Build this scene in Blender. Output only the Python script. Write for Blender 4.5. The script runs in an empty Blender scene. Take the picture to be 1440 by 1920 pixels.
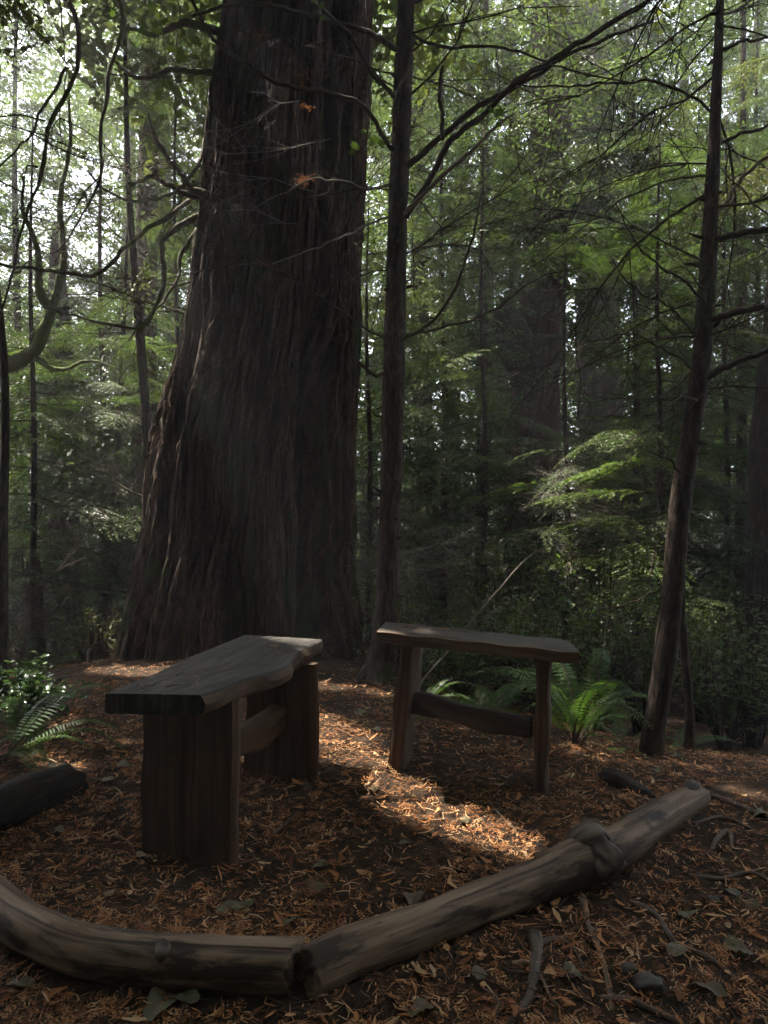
import bpy, math, random
import numpy as np
from mathutils import Vector, Matrix, Euler

random.seed(7)
rng = np.random.default_rng(7)
scene = bpy.context.scene
C = scene.collection
R = math.radians

# ---------------------------------------------------------------- camera
CAMZ, F = 1.02, 1440.0            # eye height above the terrace, focal length in photo pixels
cam = bpy.data.cameras.new('camera')
cam.sensor_width = 36.0
cam.lens = 27.0
cam.shift_y = 30 / 1920
cam.clip_start, cam.clip_end = 0.02, 600
cam_o = bpy.data.objects.new('camera', cam)
cam_o.location = (0, 0, CAMZ)
cam_o.rotation_euler = (R(90), 0, 0)
C.objects.link(cam_o)
scene.camera = cam_o

# ---------------------------------------------------------------- sky and sun
SUN_AZ = (-0.80, 0.60)            # horizontal direction towards the sun: behind the trees, left
SUN_EL = R(61)
w = bpy.data.worlds.new('World'); scene.world = w; w.use_nodes = True
nt = w.node_tree
bg = nt.nodes['Background']
sky = nt.nodes.new('ShaderNodeTexSky'); sky.sky_type = 'NISHITA'; sky.sun_disc = False
sky.sun_elevation = SUN_EL
sky.sun_rotation = math.atan2(SUN_AZ[0], SUN_AZ[1])
sky.dust_density = 3.0; sky.air_density = 1.0; sky.ozone_density = 1.5
hs = nt.nodes.new('ShaderNodeHueSaturation'); hs.inputs['Saturation'].default_value = .5      # thin bright overcast veil
nt.links.new(sky.outputs[0], hs.inputs['Color']); nt.links.new(hs.outputs[0], bg.inputs[0])
bg.inputs[1].default_value = 0.15
sun = bpy.data.lights.new('sun', 'SUN'); sun.energy = 5.0; sun.angle = R(0.55); sun.color = (1, 0.93, 0.80)
sun_o = bpy.data.objects.new('sun', sun); C.objects.link(sun_o)
n_ = math.hypot(*SUN_AZ)
SUN = Vector((SUN_AZ[0]/n_*math.cos(SUN_EL), SUN_AZ[1]/n_*math.cos(SUN_EL), math.sin(SUN_EL)))
sun_o.rotation_euler = SUN.to_track_quat('Z', 'Y').to_euler()
sun_o.location = SUN * 40
vs = scene.view_settings
vs.view_transform = 'Standard'; vs.look = 'None'; vs.exposure = 2.15; vs.gamma = 1.0
cy = scene.cycles
cy.use_denoising = True
cy.max_bounces = 8; cy.diffuse_bounces = 5; cy.glossy_bounces = 2; cy.transmission_bounces = 4
cy.transparent_max_bounces = 8; cy.volume_bounces = 0
cy.sample_clamp_indirect = 4.0
cy.use_adaptive_sampling = True; cy.adaptive_threshold = 0.04

# ---------------------------------------------------------------- helpers
def P(px, py, Y):                 # point of the place at distance Y behind that spot of the photo
    return np.array([(px-720)/F*Y, Y, CAMZ-(py-990)/F*Y])
def Gz(px, py, z):                # the same for a known height
    return P(px, py, (CAMZ-z)*F/(py-990))

def vnoise2(u, v, seed=0):
    u = np.asarray(u, float); v = np.asarray(v, float)
    iu = np.floor(u).astype(np.int64); iv = np.floor(v).astype(np.int64)
    fu = u-iu; fv = v-iv
    fu = fu*fu*(3-2*fu); fv = fv*fv*(3-2*fv)
    def h(a, b):
        x = (a*374761393 + b*668265263 + seed*1442695041) & 0xffffffff
        x = ((x ^ (x >> 13))*1274126177) & 0xffffffff
        x = x ^ (x >> 16)
        return (x & 0xffff)/65535.0
    return (h(iu, iv)*(1-fu)+h(iu+1, iv)*fu)*(1-fv)+(h(iu, iv+1)*(1-fu)+h(iu+1, iv+1)*fu)*fv
def fbm2(u, v, o=4, seed=0):
    s = 0; a = .5
    for k in range(o):
        s = s+a*vnoise2(u*2**k, v*2**k, seed+k); a *= .5
    return s

class MB:
    """collects vertices, quads and triangles of one mesh"""
    def __init__(s): s.v=[]; s.q=[]; s.t=[]; s.qm=[]; s.tm=[]; s.bk=[]; s.rn=[]; s.n=0
    def add(s, v, q=None, t=None, m=0, bk=None, rn=None):
        v = np.asarray(v, float).reshape(-1, 3)
        if q is not None and len(q):
            q = np.asarray(q, np.int64).reshape(-1, 4); s.q.append(q+s.n); s.qm.append(np.full(len(q), m))
        if t is not None and len(t):
            t = np.asarray(t, np.int64).reshape(-1, 3); s.t.append(t+s.n); s.tm.append(np.full(len(t), m))
        s.v.append(v); s.n += len(v)
        s.bk.append(np.zeros((len(v), 3)) if bk is None else np.asarray(bk, float))
        s.rn.append(np.zeros(len(v)) if rn is None else np.broadcast_to(np.asarray(rn, float), (len(v),)))
    def mesh(s, name, mats, off=None, smooth=True):
        v = np.concatenate(s.v)
        if off is not None: v = v-np.asarray(off)
        q = np.concatenate(s.q) if s.q else np.zeros((0, 4), int)
        t = np.concatenate(s.t) if s.t else np.zeros((0, 3), int)
        me = bpy.data.meshes.new(name)
        me.vertices.add(len(v)); me.vertices.foreach_set('co', v.astype(np.float32).ravel())
        nl = len(q)*4+len(t)*3
        me.loops.add(nl)
        me.loops.foreach_set('vertex_index', np.concatenate([q.ravel(), t.ravel()]).astype(np.int32))
        me.polygons.add(len(q)+len(t))
        st = np.concatenate([np.arange(len(q))*4, len(q)*4+np.arange(len(t))*3]).astype(np.int32)
        me.polygons.foreach_set('loop_start', st)
        mi = np.concatenate(([np.concatenate(s.qm)] if s.qm else [])+([np.concatenate(s.tm)] if s.tm else []))
        me.polygons.foreach_set('material_index', mi.astype(np.int32))
        me.polygons.foreach_set('use_smooth', np.full(len(mi), smooth))
        a = me.attributes.new('bk', 'FLOAT_VECTOR', 'POINT'); a.data.foreach_set('vector', np.concatenate(s.bk).astype(np.float32).ravel())
        a = me.attributes.new('rn', 'FLOAT', 'POINT'); a.data.foreach_set('value', np.concatenate(s.rn).astype(np.float32))
        for m in mats: me.materials.append(m)
        me.update(calc_edges=True)
        return me

def link(name, me, parent=None, loc=None):
    o = bpy.data.objects.new(name, me); C.objects.link(o)
    if parent is not None: o.parent = parent
    if loc is not None: o.location = loc
    return o
def tag(o, label=None, cat=None, group=None, kind=None):
    if label: o['label'] = label
    if cat: o['category'] = cat
    if group: o['group'] = group
    if kind: o['kind'] = kind
    return o
def thing(name, loc, label, cat, group=None):
    o = link(name, None, None, tuple(loc)); o.empty_display_size = .1
    return tag(o, label, cat, group)
def part(name, mb, mats, root, smooth=True, sharp=None):
    me = mb.mesh(name, mats, np.array(root.location), smooth)
    if sharp: me.set_sharp_from_angle(angle=R(sharp))
    return link(name, me, root)

def spline(pts, n):
    pts = np.asarray(pts, float)
    k = len(pts)
    if k == 2:
        return pts[0]+(pts[1]-pts[0])*np.linspace(0, 1, n)[:, None]
    d = np.r_[0, np.cumsum(np.maximum(np.linalg.norm(np.diff(pts[:, :3], axis=0), axis=1), 1e-6))]
    s = np.linspace(0, d[-1], n)
    i = np.clip(np.searchsorted(d, s, 'right')-1, 0, k-2)
    t = ((s-d[i])/(d[i+1]-d[i]))[:, None]
    tan = np.empty_like(pts)
    tan[1:-1] = (pts[2:]-pts[:-2])/(d[2:]-d[:-2])[:, None]
    tan[0] = (pts[1]-pts[0])/(d[1]-d[0]); tan[-1] = (pts[-1]-pts[-2])/(d[-1]-d[-2])
    h = (d[i+1]-d[i])[:, None]
    return ((2*t**3-3*t**2+1)*pts[i]+(t**3-2*t**2+t)*h*tan[i]+(-2*t**3+3*t**2)*pts[i+1]+(t**3-t**2)*h*tan[i+1])

def tube(mb, pts, rad, sides=8, n=None, m=0, bump=0, bfreq=8, seed=0, cap=True, flat=1.0, rn=0, ridge=0, jag=0):
    """tapered tube along a path; pts (k,3), rad (k)"""
    pr = np.c_[np.asarray(pts, float), np.broadcast_to(rad, (len(pts),))]
    if n: pr = spline(pr, n)
    p = pr[:, :3]; r = np.maximum(pr[:, 3], 1e-4)
    k = len(p)
    T = np.gradient(p, axis=0); T /= np.linalg.norm(T, axis=1)[:, None]+1e-9
    a = np.array([0, 0, 1.]) if abs(T[0, 2]) < .9 else np.array([0, 1., 0])
    U = np.empty_like(p); u = np.cross(T[0], a); u /= np.linalg.norm(u)
    for i in range(k):
        u = u-T[i]*np.dot(u, T[i]); u /= np.linalg.norm(u)+1e-9; U[i] = u
    V = np.cross(T, U)
    th = np.linspace(0, 2*np.pi, sides, endpoint=False)
    L = np.r_[0, np.cumsum(np.linalg.norm(np.diff(p, axis=0), axis=1))]
    rr = r[:, None]*np.ones(sides)[None]
    cs, sn = np.cos(th)[None], np.sin(th)[None]
    if bump:
        rm = r.mean()
        rr = rr*(1+bump*(fbm2(cs*rm*bfreq+5+L[:, None]*bfreq*.35, sn*rm*bfreq+9+L[:, None]*bfreq*.3, 3, seed)-.45)*2)
    if ridge:
        tw = th[None]+.25*np.sin(L[:, None]*1.3+seed)
        rr = rr*(1+ridge*(np.abs(vnoise2(tw*sides/9.0, L[:, None]*.9, seed)-.5)*2-.5))
    v = p[:, None]+U[:, None]*(rr*cs)[..., None]+V[:, None]*(rr*sn*flat)[..., None]
    if jag:
        for e_, s_ in ((0, -1), (1, -.5), (k-1, 1), (k-2, .5)): v[e_] += T[e_]*(s_*jag*r[e_]*(fbm2(np.cos(th)*2+7, np.sin(th)*2+seed, 3, seed)-.5))[:, None]*2
    bk = np.stack([cs*r[:, None]+0*rr, sn*r[:, None]+0*rr, np.broadcast_to(L[:, None], rr.shape)], -1)
    i, j = np.meshgrid(np.arange(k-1), np.arange(sides), indexing='ij')
    j2 = (j+1) % sides
    q = np.stack([i*sides+j, i*sides+j2, (i+1)*sides+j2, (i+1)*sides+j], -1).reshape(-1, 4)
    vv = v.reshape(-1, 3); bb = bk.reshape(-1, 3); t = []
    if cap:
        vv = np.vstack([vv, p[:1], p[-1:]]); bb = np.vstack([bb, [[0, 0, 0]], [[0, 0, L[-1]]]])
        c0 = k*sides; j = np.arange(sides); j2 = (j+1) % sides
        t = np.vstack([np.stack([np.full(sides, c0), j2, j], -1), np.stack([np.full(sides, c0+1), (k-1)*sides+j, (k-1)*sides+j2], -1)])
    mb.add(vv, q, t, m, bb, rn)

def loft(mb, loops, along, m=0):
    """closed skin over a list of equal loops (k,3) with flat ends"""
    loops = np.asarray(loops, float); n, k = loops.shape[:2]
    cen = loops.mean(1, keepdims=True)
    d = loops-cen
    bk = np.concatenate([d[..., :2]+d[..., 2:]*.5, np.broadcast_to(np.asarray(along, float)[:, None, None], (n, k, 1))], -1)
    i, j = np.meshgrid(np.arange(n-1), np.arange(k), indexing='ij'); j2 = (j+1) % k
    q = np.stack([i*k+j, i*k+j2, (i+1)*k+j2, (i+1)*k+j], -1).reshape(-1, 4)
    mb.add(loops.reshape(-1, 3), q, None, m, bk.reshape(-1, 3))
    for e, s in ((0, -1), (n-1, 1)):
        v = np.vstack([loops[e], cen[e]]); jj = np.arange(k); j2 = (jj+1) % k
        t = np.stack([np.full(k, k), jj, j2], -1)
        if s < 0: t = t[:, ::-1]
        mb.add(v, None, t, m, np.c_[(v-cen[e])[:, :2]*3, (v-cen[e])[:, 2:]*3+along[e]])

# ---------------------------------------------------------------- materials
def mat(name):
    m = bpy.data.materials.new(name); m.use_nodes = True
    return m, m.node_tree, m.node_tree.nodes['Principled BSDF']
def N(t, typ, **k):
    n = t.nodes.new(typ)
    for a, b in k.items(): setattr(n, a, b)
    return n
def ramp(t, stops, fac):
    n = N(t, 'ShaderNodeValToRGB'); e = n.color_ramp.elements
    while len(e) < len(stops): e.new(.5)
    for x, (p, c) in zip(e, stops): x.position = p; x.color = (*c, 1)
    t.links.new(fac, n.inputs[0]); return n.outputs[0]
def noise(t, vec, scale, detail=4, rough=.6, dist=0):
    n = N(t, 'ShaderNodeTexNoise'); n.inputs['Scale'].default_value = scale; n.inputs['Detail'].default_value = detail
    n.inputs['Roughness'].default_value = rough; n.inputs['Distortion'].default_value = dist
    if vec is not None: t.links.new(vec, n.inputs['Vector'])
    return n.outputs[0]
def attr(t, name, out='Vector'):
    n = N(t, 'ShaderNodeAttribute', attribute_name=name); return n.outputs[out]
def mapv(t, vec, scale):
    n = N(t, 'ShaderNodeMapping'); n.inputs['Scale'].default_value = scale; t.links.new(vec, n.inputs[0]); return n.outputs[0]
def mixc(t, fac, a, b):
    n = N(t, 'ShaderNodeMix', data_type='RGBA'); 
    if isinstance(fac, float): n.inputs[0].default_value = fac
    else: t.links.new(fac, n.inputs[0])
    for i, x in ((6, a), (7, b)):
        if isinstance(x, tuple): n.inputs[i].default_value = (*x, 1)
        else: t.links.new(x, n.inputs[i])
    return n.outputs[2]
def bumpn(t, h, b, strength=.5, dist=.01):
    n = N(t, 'ShaderNodeBump'); n.inputs['Strength'].default_value = strength; n.inputs['Distance'].default_value = dist
    t.links.new(h, n.inputs['Height']); t.links.new(n.outputs[0], b.inputs['Normal'])
def mth(t, op, a, b=None):
    n = N(t, 'ShaderNodeMath', operation=op)
    for i, x in enumerate((a, b)):
        if x is None: continue
        if isinstance(x, (int, float)): n.inputs[i].default_value = x
        else: t.links.new(x, n.inputs[i])
    return n.outputs[0]

def bark_mat(name, cols, moss=0.0, stretch=.12, scale=30, bdist=.01, mosscol=(.05, .07, .02)):
    m, t, b = mat(name)
    v = attr(t, 'bk')
    f = noise(t, mapv(t, v, (1, 1, stretch)), scale, 6, .65, .4)
    f2 = noise(t, v, 3.5, 3)
    f3 = noise(t, mapv(t, v, (1, 1, .35)), scale*3.2, 4, .7, .3)
    f = mth(t, 'ADD', mth(t, 'MULTIPLY', f, .68), mth(t, 'MULTIPLY', f3, .32))
    col = ramp(t, [(.36, cols[0]), (.5, cols[1]), (.64, cols[2])], f)
    col = mixc(t, mth(t, 'MULTIPLY', f2, .5), col, cols[0])
    if moss:
        g = N(t, 'ShaderNodeTexCoord').outputs['Object']
        mm = ramp(t, [(.62-moss*.25, (0, 0, 0)), (.72-moss*.2, (1, 1, 1))], noise(t, mapv(t, g, (1, 1, .45)), 2.6, 6, .7))
        col = mixc(t, mm, col, mosscol)
    t.links.new(col, b.inputs['Base Color'])
    b.inputs['Roughness'].default_value = .9; b.inputs['Specular IOR Level'].default_value = .2
    bumpn(t, f, b, .8, bdist)
    return m
M = {}
M['cedar'] = bark_mat('cedar_bark', [(.016, .009, .006), (.075, .042, .026), (.21, .14, .098)], .35, .05, 30, .04)
M['bark'] = bark_mat('dark_bark', [(.018, .012, .009), (.06, .042, .031), (.145, .11, .085)], .2, .22, 42, .016)
M['redbark'] = bark_mat('red_cedar_bark', [(.03, .016, .011), (.085, .05, .034), (.16, .105, .078)], .1, .06, 30, .02)
M['greybark'] = bark_mat('grey_bark', [(.04, .03, .025), (.11, .085, .07), (.2, .165, .14)], .1, .06, 30, .012)
M['limb'] = bark_mat('limb_bark', [(.045, .035, .026), (.11, .085, .062), (.19, .155, .12)], .55, .35, 50, .004, (.09, .115, .035))
M['mosslimb'] = bark_mat('mossy_limb_bark', [(.05, .038, .028), (.12, .095, .072), (.2, .165, .13)], 1.0, .35, 50, .016, (.12, .145, .05))
M['twig'] = bark_mat('twig_bark', [(.03, .022, .017), (.07, .052, .04), (.15, .12, .095)], 0, .3, 60, .002)
M['paletwig'] = bark_mat('pale_dead_wood', [(.13, .105, .085), (.24, .20, .17), (.38, .34, .30)], 0, .2, 60, .002)
M['char'] = bark_mat('charred_bark', [(.012, .010, .009), (.028, .022, .018), (.06, .048, .04)], 0, .3, 40, .006)

def wood_mat(name, cols, patch=None, stretch=.05, scale=34, rough=.75, spot=None, pth=(.50, .56), crack=.2):
    m, t, b = mat(name)
    v = attr(t, 'bk')
    f = noise(t, mapv(t, v, (1, 1, stretch)), scale, 7, .62, .6)
    f2 = noise(t, mapv(t, v, (1, 1, .5)), 5, 4, .6)
    col = ramp(t, [(.34, cols[0]), (.5, cols[1]), (.66, cols[2])], f)
    col = mixc(t, ramp(t, [(.35, (0, 0, 0)), (.8, (1, 1, 1))], f2), col, cols[0])
    cr_ = ramp(t, [(.37, (1, 1, 1)), (.42, (0, 0, 0))], noise(t, mapv(t, v, (1, 1, .03)), 55, 3, .5, .2))
    col = mixc(t, mth(t, 'MULTIPLY', cr_, crack), col, tuple(c_*.25 for c_ in cols[0]))
    if patch:
        pm = ramp(t, [(pth[0], (0, 0, 0)), (pth[1], (1, 1, 1))], noise(t, mapv(t, v, (1, 1, .28)), 9, 5, .6, .3))
        col = mixc(t, pm, col, patch)
    if spot:
        pm = ramp(t, [(.60, (0, 0, 0)), (.68, (1, 1, 1))], noise(t, v, 7, 5, .65))
        col = mixc(t, pm, col, spot)
    t.links.new(col, b.inputs['Base Color'])
    b.inputs['Roughness'].default_value = rough; b.inputs['Specular IOR Level'].default_value = .3
    bumpn(t, f, b, .7, .008)
    return m
M['seat'] = wood_mat('weathered_seat_wood', [(.04, .034, .029), (.075, .065, .057), (.12, .106, .094)], (.033, .028, .025))
M['plank'] = wood_mat('brown_cedar_plank', [(.055, .031, .018), (.125, .074, .043), (.20, .13, .078)], None, .05, 30, .7, (.028, .02, .016))
M['logwood'] = wood_mat('stripped_log_wood', [(.075, .046, .029), (.195, .13, .084), (.33, .24, .165)], (.035, .021, .013), .04, 34, .75, None, (.50, .57), .75)
M['darklog'] = wood_mat('dark_log_wood', [(.05, .036, .028), (.105, .08, .062), (.18, .145, .115)], (.035, .025, .02), .08, 26, .75)

def leaf_mat(name, cols, trans=.45, tcol=(1.25, 1.35, .7), rough=.5, useRn=False, spec=.35):
    m, t, b = mat(name)
    if useRn: r = attr(t, 'rn', 'Fac')
    else:
        g = N(t, 'ShaderNodeNewGeometry').outputs['Random Per Island']
        o = N(t, 'ShaderNodeObjectInfo').outputs['Random']
        r = mth(t, 'ADD', mth(t, 'MULTIPLY', g, .55), mth(t, 'MULTIPLY', o, .45))
    col = ramp(t, [(i/(len(cols)-1), c) for i, c in enumerate(cols)], r)
    t.links.new(col, b.inputs['Base Color'])
    b.inputs['Roughness'].default_value = rough; b.inputs['Specular IOR Level'].default_value = spec
    if trans:
        tr = N(t, 'ShaderNodeBsdfTranslucent')
        mu = N(t, 'ShaderNodeVectorMath', operation='MULTIPLY'); mu.inputs[1].default_value = tcol
        t.links.new(col, mu.inputs[0]); t.links.new(mu.outputs[0], tr.inputs[0])
        mx = N(t, 'ShaderNodeMixShader'); mx.inputs[0].default_value = trans
        t.links.new(b.outputs[0], mx.inputs[1]); t.links.new(tr.outputs[0], mx.inputs[2])
        t.links.new(mx.outputs[0], t.nodes['Material Output'].inputs[0])
    return m
M['hemlock'] = leaf_mat('hemlock_needles', [(.042, .062, .024), (.064, .092, .034), (.085, .117, .044), (.11, .135, .052)])
M['cedarleaf'] = leaf_mat('cedar_foliage', [(.05, .062, .023), (.072, .09, .03), (.095, .11, .036), (.12, .105, .048)])
M['bright'] = leaf_mat('maple_and_lit_hemlock_green', [(.06, .10, .022), (.085, .13, .03), (.11, .155, .036)], .45)  # maple leaf green; on hemlock boughs it is sunlight put into the colour
M['fern'] = leaf_mat('fern_green', [(.035, .07, .016), (.055, .105, .024), (.075, .135, .03)], .4, rough=.5, spec=.3)
M['salal'] = leaf_mat('glossy_shrub_leaves', [(.03, .06, .02), (.05, .09, .028), (.07, .12, .035)], .3, rough=.22, spec=.6)
M['litter'] = leaf_mat('dead_cedar_sprays', [(.04, .021, .012), (.135, .056, .024), (.27, .11, .04), (.38, .165, .06), (.5, .29, .145), (.42, .30, .18)], .15, (1.1, .9, .7), .75, True, .2)
M['deadleaf'] = leaf_mat('fallen_leaf', [(.055, .036, .022), (.10, .08, .047), (.11, .115, .068), (.22, .15, .08)], .15, (1, 1, .7), .6, True, .3)
M['orange'] = leaf_mat('orange_dead_spray', [(.10, .05, .025), (.20, .09, .04), (.36, .18, .07)], .4, (1.3, 1, .8), .7)

m, t, b = mat('forest_soil')
g = N(t, 'ShaderNodeTexCoord').outputs['Object']
f = noise(t, g, 30, 8, .7, .3); f2 = noise(t, g, 2.2, 4)
col = ramp(t, [(.3, (.018, .012, .008)), (.5, (.055, .034, .021)), (.68, (.12, .066, .035))], f)
col = mixc(t, ramp(t, [(.45, (0, 0, 0)), (.65, (1, 1, 1))], f2), col, (.022, .018, .014))
t.links.new(col, b.inputs['Base Color']); b.inputs['Roughness'].default_value = .95; b.inputs['Specular IOR Level'].default_value = .1
bumpn(t, f, b, .9, .03); M['soil'] = m
m, t, b = mat('grey_stone')
g = N(t, 'ShaderNodeTexCoord').outputs['Object']
f = noise(t, g, 14, 6, .65)
t.links.new(ramp(t, [(.3, (.025, .021, .018)), (.7, (.075, .064, .055))], f), b.inputs['Base Color']); b.inputs['Roughness'].default_value = .8
bumpn(t, f, b, .6, .01); M['stone'] = m

# ---------------------------------------------------------------- ground
LOGX = np.array([-6, -2.2, -.98, -.81, -.63, -.44, -.2, .05, .34, .63, .84, 1.16, 1.6, 2.5, 6])
LOGY = np.array([3.0, 2.3, 1.97, 1.83, 1.745, 1.71, 1.71, 1.9, 2.13, 2.33, 2.53, 2.86, 3.1, 3.4, 3.8])
LOGX = LOGX*1.05; LOGY = LOGY*1.05
def ground(x, y, fine=True):
    x = np.asarray(x, float); y = np.asarray(y, float)
    d = np.interp(x, LOGX, LOGY)-y
    soft = np.clip(1-(x-1.0)/1.2, .25, 1)
    h = -.23*soft*np.log1p(np.exp(np.clip(d*14, -40, 40)))/14
    h = h+.13*np.exp(-(((x+1.0)/1.9)**2+((y-5.9)/1.6)**2))
    h = h+.03*np.clip((y-3)/1.5, 0, 1)
    q_ = np.clip((3.0-y)/.7, 0, 1); h = h-.06*q_*q_*(3-2*q_)*np.clip((1.6-x)/1.0, 0, 1)
    s = 1/(1+np.exp(-(y-5.1-.5*np.clip(-x, -2, 0))*2.2))
    h = h-.55*s*(1/(1+np.exp(-(x-.6)*2.0)))-.35*(1/(1+np.exp(-(y-8)*1.2)))
    h = h-.25*(1/(1+np.exp(-(-x-2.4)*2.5)))
    h = h+.10*(fbm2(x*.8+40, y*.8+40, 3, 3)-.45)*np.clip(np.hypot(x, y-2.5)/4, .12, 3)
    if fine: h = h+.018*(fbm2(x*5+70, y*5+70, 3, 9)-.45)
    return h
def gz(x, y): return float(ground(np.array([x]), np.array([y]))[0])
def on_ground(px, py, it=14):
    Y = 3.0
    for _ in range(it):
        z = gz((px-720)/F*Y, Y); Y = .5*Y+.5*np.clip((CAMZ-z)*F/max(py-990, 60), .8, 14)
    return P(px, py, Y)
a_ = np.linspace(-1, 1, 220); gx = 60*np.sign(a_)*np.abs(a_)**3.2+a_*4
gyy = np.concatenate([np.linspace(-40, -1, 20), np.linspace(-.7, 7, 210), np.linspace(7.1, 14, 60), np.linspace(15, 70, 40)])
X, Y = np.meshgrid(gx, gyy, indexing='ij')
Z = ground(X, Y)
mb = MB(); i, j = np.meshgrid(np.arange(len(gx)-1), np.arange(len(gyy)-1), indexing='ij'); k = len(gyy)
mb.add(np.stack([X, Y, Z], -1), np.stack([i*k+j, (i+1)*k+j, (i+1)*k+j+1, i*k+j+1], -1).reshape(-1, 4))
tag(link('ground', mb.mesh('ground', [M['soil']])), 'dark forest floor strewn with brown needles', None, None, 'structure')

# ---------------------------------------------------------------- sun gaps cut through the foliage, aimed at chosen lit spots
BEAMS = []
def beam(p, r): BEAMS.append((np.array(p, float), r))
for px, py, r in ((600, 1352, .14), (640, 1385, .2), (690, 1435, .22), (735, 1480, .18), (805, 1518, .16), (875, 1548, .15), (950, 1578, .13), (230, 1390, .06), (1385, 1480, .09), (560, 1420, .05)):
    beam(on_ground(px, py), r)
for px, py, Yd, r in ((1100, 1300, 3.75, .12), (1085, 1205, 3.6, .08), (60, 1280, 4.1, .22), (40, 1350, 3.3, .22), (1262, 1010, 3.65, .10), (1240, 1200, 3.65, .07), (1275, 930, 3.65, .07),
                      (725, 480, 5., .07), (728, 800, 5, .03), (400, 430, 5.6, .10), (390, 510, 5.6, .08), (300, 1130, 5.7, .12), (265, 1230, 5.7, .12), (350, 760, 5.7, .10), (330, 900, 5.5, .22), (300, 1040, 5.5, .22), (285, 1180, 5.5, .2), (360, 640, 5.5, .2), (395, 470, 5.55, .2), (420, 300, 5.6, .2), (1130, 830, 6.6, .3), (1000, 940, 6.4, .2),
                      (880, 560, 7.5, .5), (560, 330, 4.7, .12), (540, 210, 4.7, .1), (495, 495, 4.7, .06), (640, 440, 4.8, .06), (840, 310, 4.4, .10), (1390, 330, 3.6, .06),
                      (150, 620, 7, .8), (90, 520, 6.5, .6), (230, 470, 7.5, .6), (270, 700, 8, .6), (333, 105, 4.2, .04), (285, 30, 4.2, .05), (70, 330, 4.5, .2), (690, 280, 4.6, .1)):
    beam(P(px, py, Yd), r)
NKEY = len(BEAMS)
_r = random.Random(21)
for k in range(60):  # random extra gaps put in to dapple the middle forest with sun
    px = _r.uniform(-60, 1480)
    if 395 < px < 690: continue
    Yd = _r.uniform(6.2, 15)
    beam(P(px, _r.uniform(150, 1060), Yd), _r.uniform(.15, .35)*(1.25 if px < 395 else 1))
BP = np.array([b[0] for b in BEAMS]); BR = np.array([b[1] for b in BEAMS]); SV = np.array(SUN)
def in_beam(pts, extra=0.0, idx=None):
    out = np.zeros(len(pts), bool)
    for k in (range(NKEY) if idx is None else idx):
        d = pts-BP[k]; tt = d@SV
        out |= (tt > .35) & (((d*d).sum(1)-tt*tt) < (BR[k]+extra)**2)
    return out
def near_beams(p, reach):
    d = p-BP; tt = d@SV
    return np.nonzero((tt > -reach) & ((d*d).sum(1)-tt*tt < (BR+reach)**2))[0]

# ---------------------------------------------------------------- bough templates
def leaflets(mb, base, d, side, ln, wd, m):
    """one kite-shaped leaflet per row"""
    mid = base+d*(ln*.45)[:, None]
    v = np.stack([base, mid+side*wd[:, None], base+d*ln[:, None], mid-side*wd[:, None]], 1)
    q = np.arange(len(base)*4).reshape(-1, 4)
    mb.add(v.reshape(-1, 3), q, None, m)
def norm(a): return a/(np.linalg.norm(a, axis=-1, keepdims=True)+1e-9)
def bough_arrays(L, nside, llen, lw, space, droop, hang, ratio, r, rise=.1, jit=.25, ang=(48, 66)):
    """axis path, side-twig paths and leaflets of a flat evergreen bough growing along +X"""
    def ax(tt): return np.stack([L*tt, .06*L*np.sin(3*tt+ph)*tt, L*(rise*tt-droop*tt*tt)], -1)
    ph = r.uniform(0, 6)
    twigs = []; B = []; D = []; S = []; LN = []
    for k in range(nside*2):
        sgn = 1 if k % 2 else -1
        tt = .10+.9*((k+.5+r.uniform(-.4, .4))/(nside*2))
        if r.random() < .07: continue
        p0 = ax(np.array([tt]))[0]; tg = norm(ax(np.array([min(tt+.02, 1.02)]))[0]-p0)
        a = R(r.uniform(*ang))*sgn
        d = np.array([tg[0]*math.cos(a)-tg[1]*math.sin(a), tg[0]*math.sin(a)+tg[1]*math.cos(a), tg[2]+r.uniform(-.12, .12)])
        ls = ratio*L*(min(1, tt/.25)**.7*(1-tt)**.75+.07)*r.uniform(.75, 1.15)
        n = max(3, int(ls/space))
        s = np.linspace(.06, 1, n)
        bend = norm(np.array([tg[0], tg[1], 0]))*.25
        q = p0+d*(s*ls)[:, None]+bend*(s*s*ls*.6)[:, None]-np.array([0, 0, 1])*(hang*s*s*ls)[:, None]
        twigs.append((p0, q))
        tq = norm(np.gradient(q, axis=0))
        for sg in (1, -1):
            pr = norm(np.cross(tq, np.array([0, 0, 1.])))*sg
            la = r.uniform(.75, 1.1, n)[:, None]
            dd = norm(tq*.75+pr*la+np.stack([r.normal(0, jit*.4, n), r.normal(0, jit*.4, n), r.normal(0, jit, n)-hang*.35], -1))
            B.append(q); D.append(dd)
            sd = norm(np.cross(dd, norm(np.stack([r.normal(0, .35, n), r.normal(0, .35, n), np.ones(n)], -1))))
            S.append(sd); LN.append(llen*(1.05-.65*s)*r.uniform(.6, 1.25, n)*min(1, .4+ls/(ratio*L)))
    B, D, S, LN = map(np.concatenate, (B, D, S, LN))
    return ax, twigs, B, D, S, LN
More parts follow.
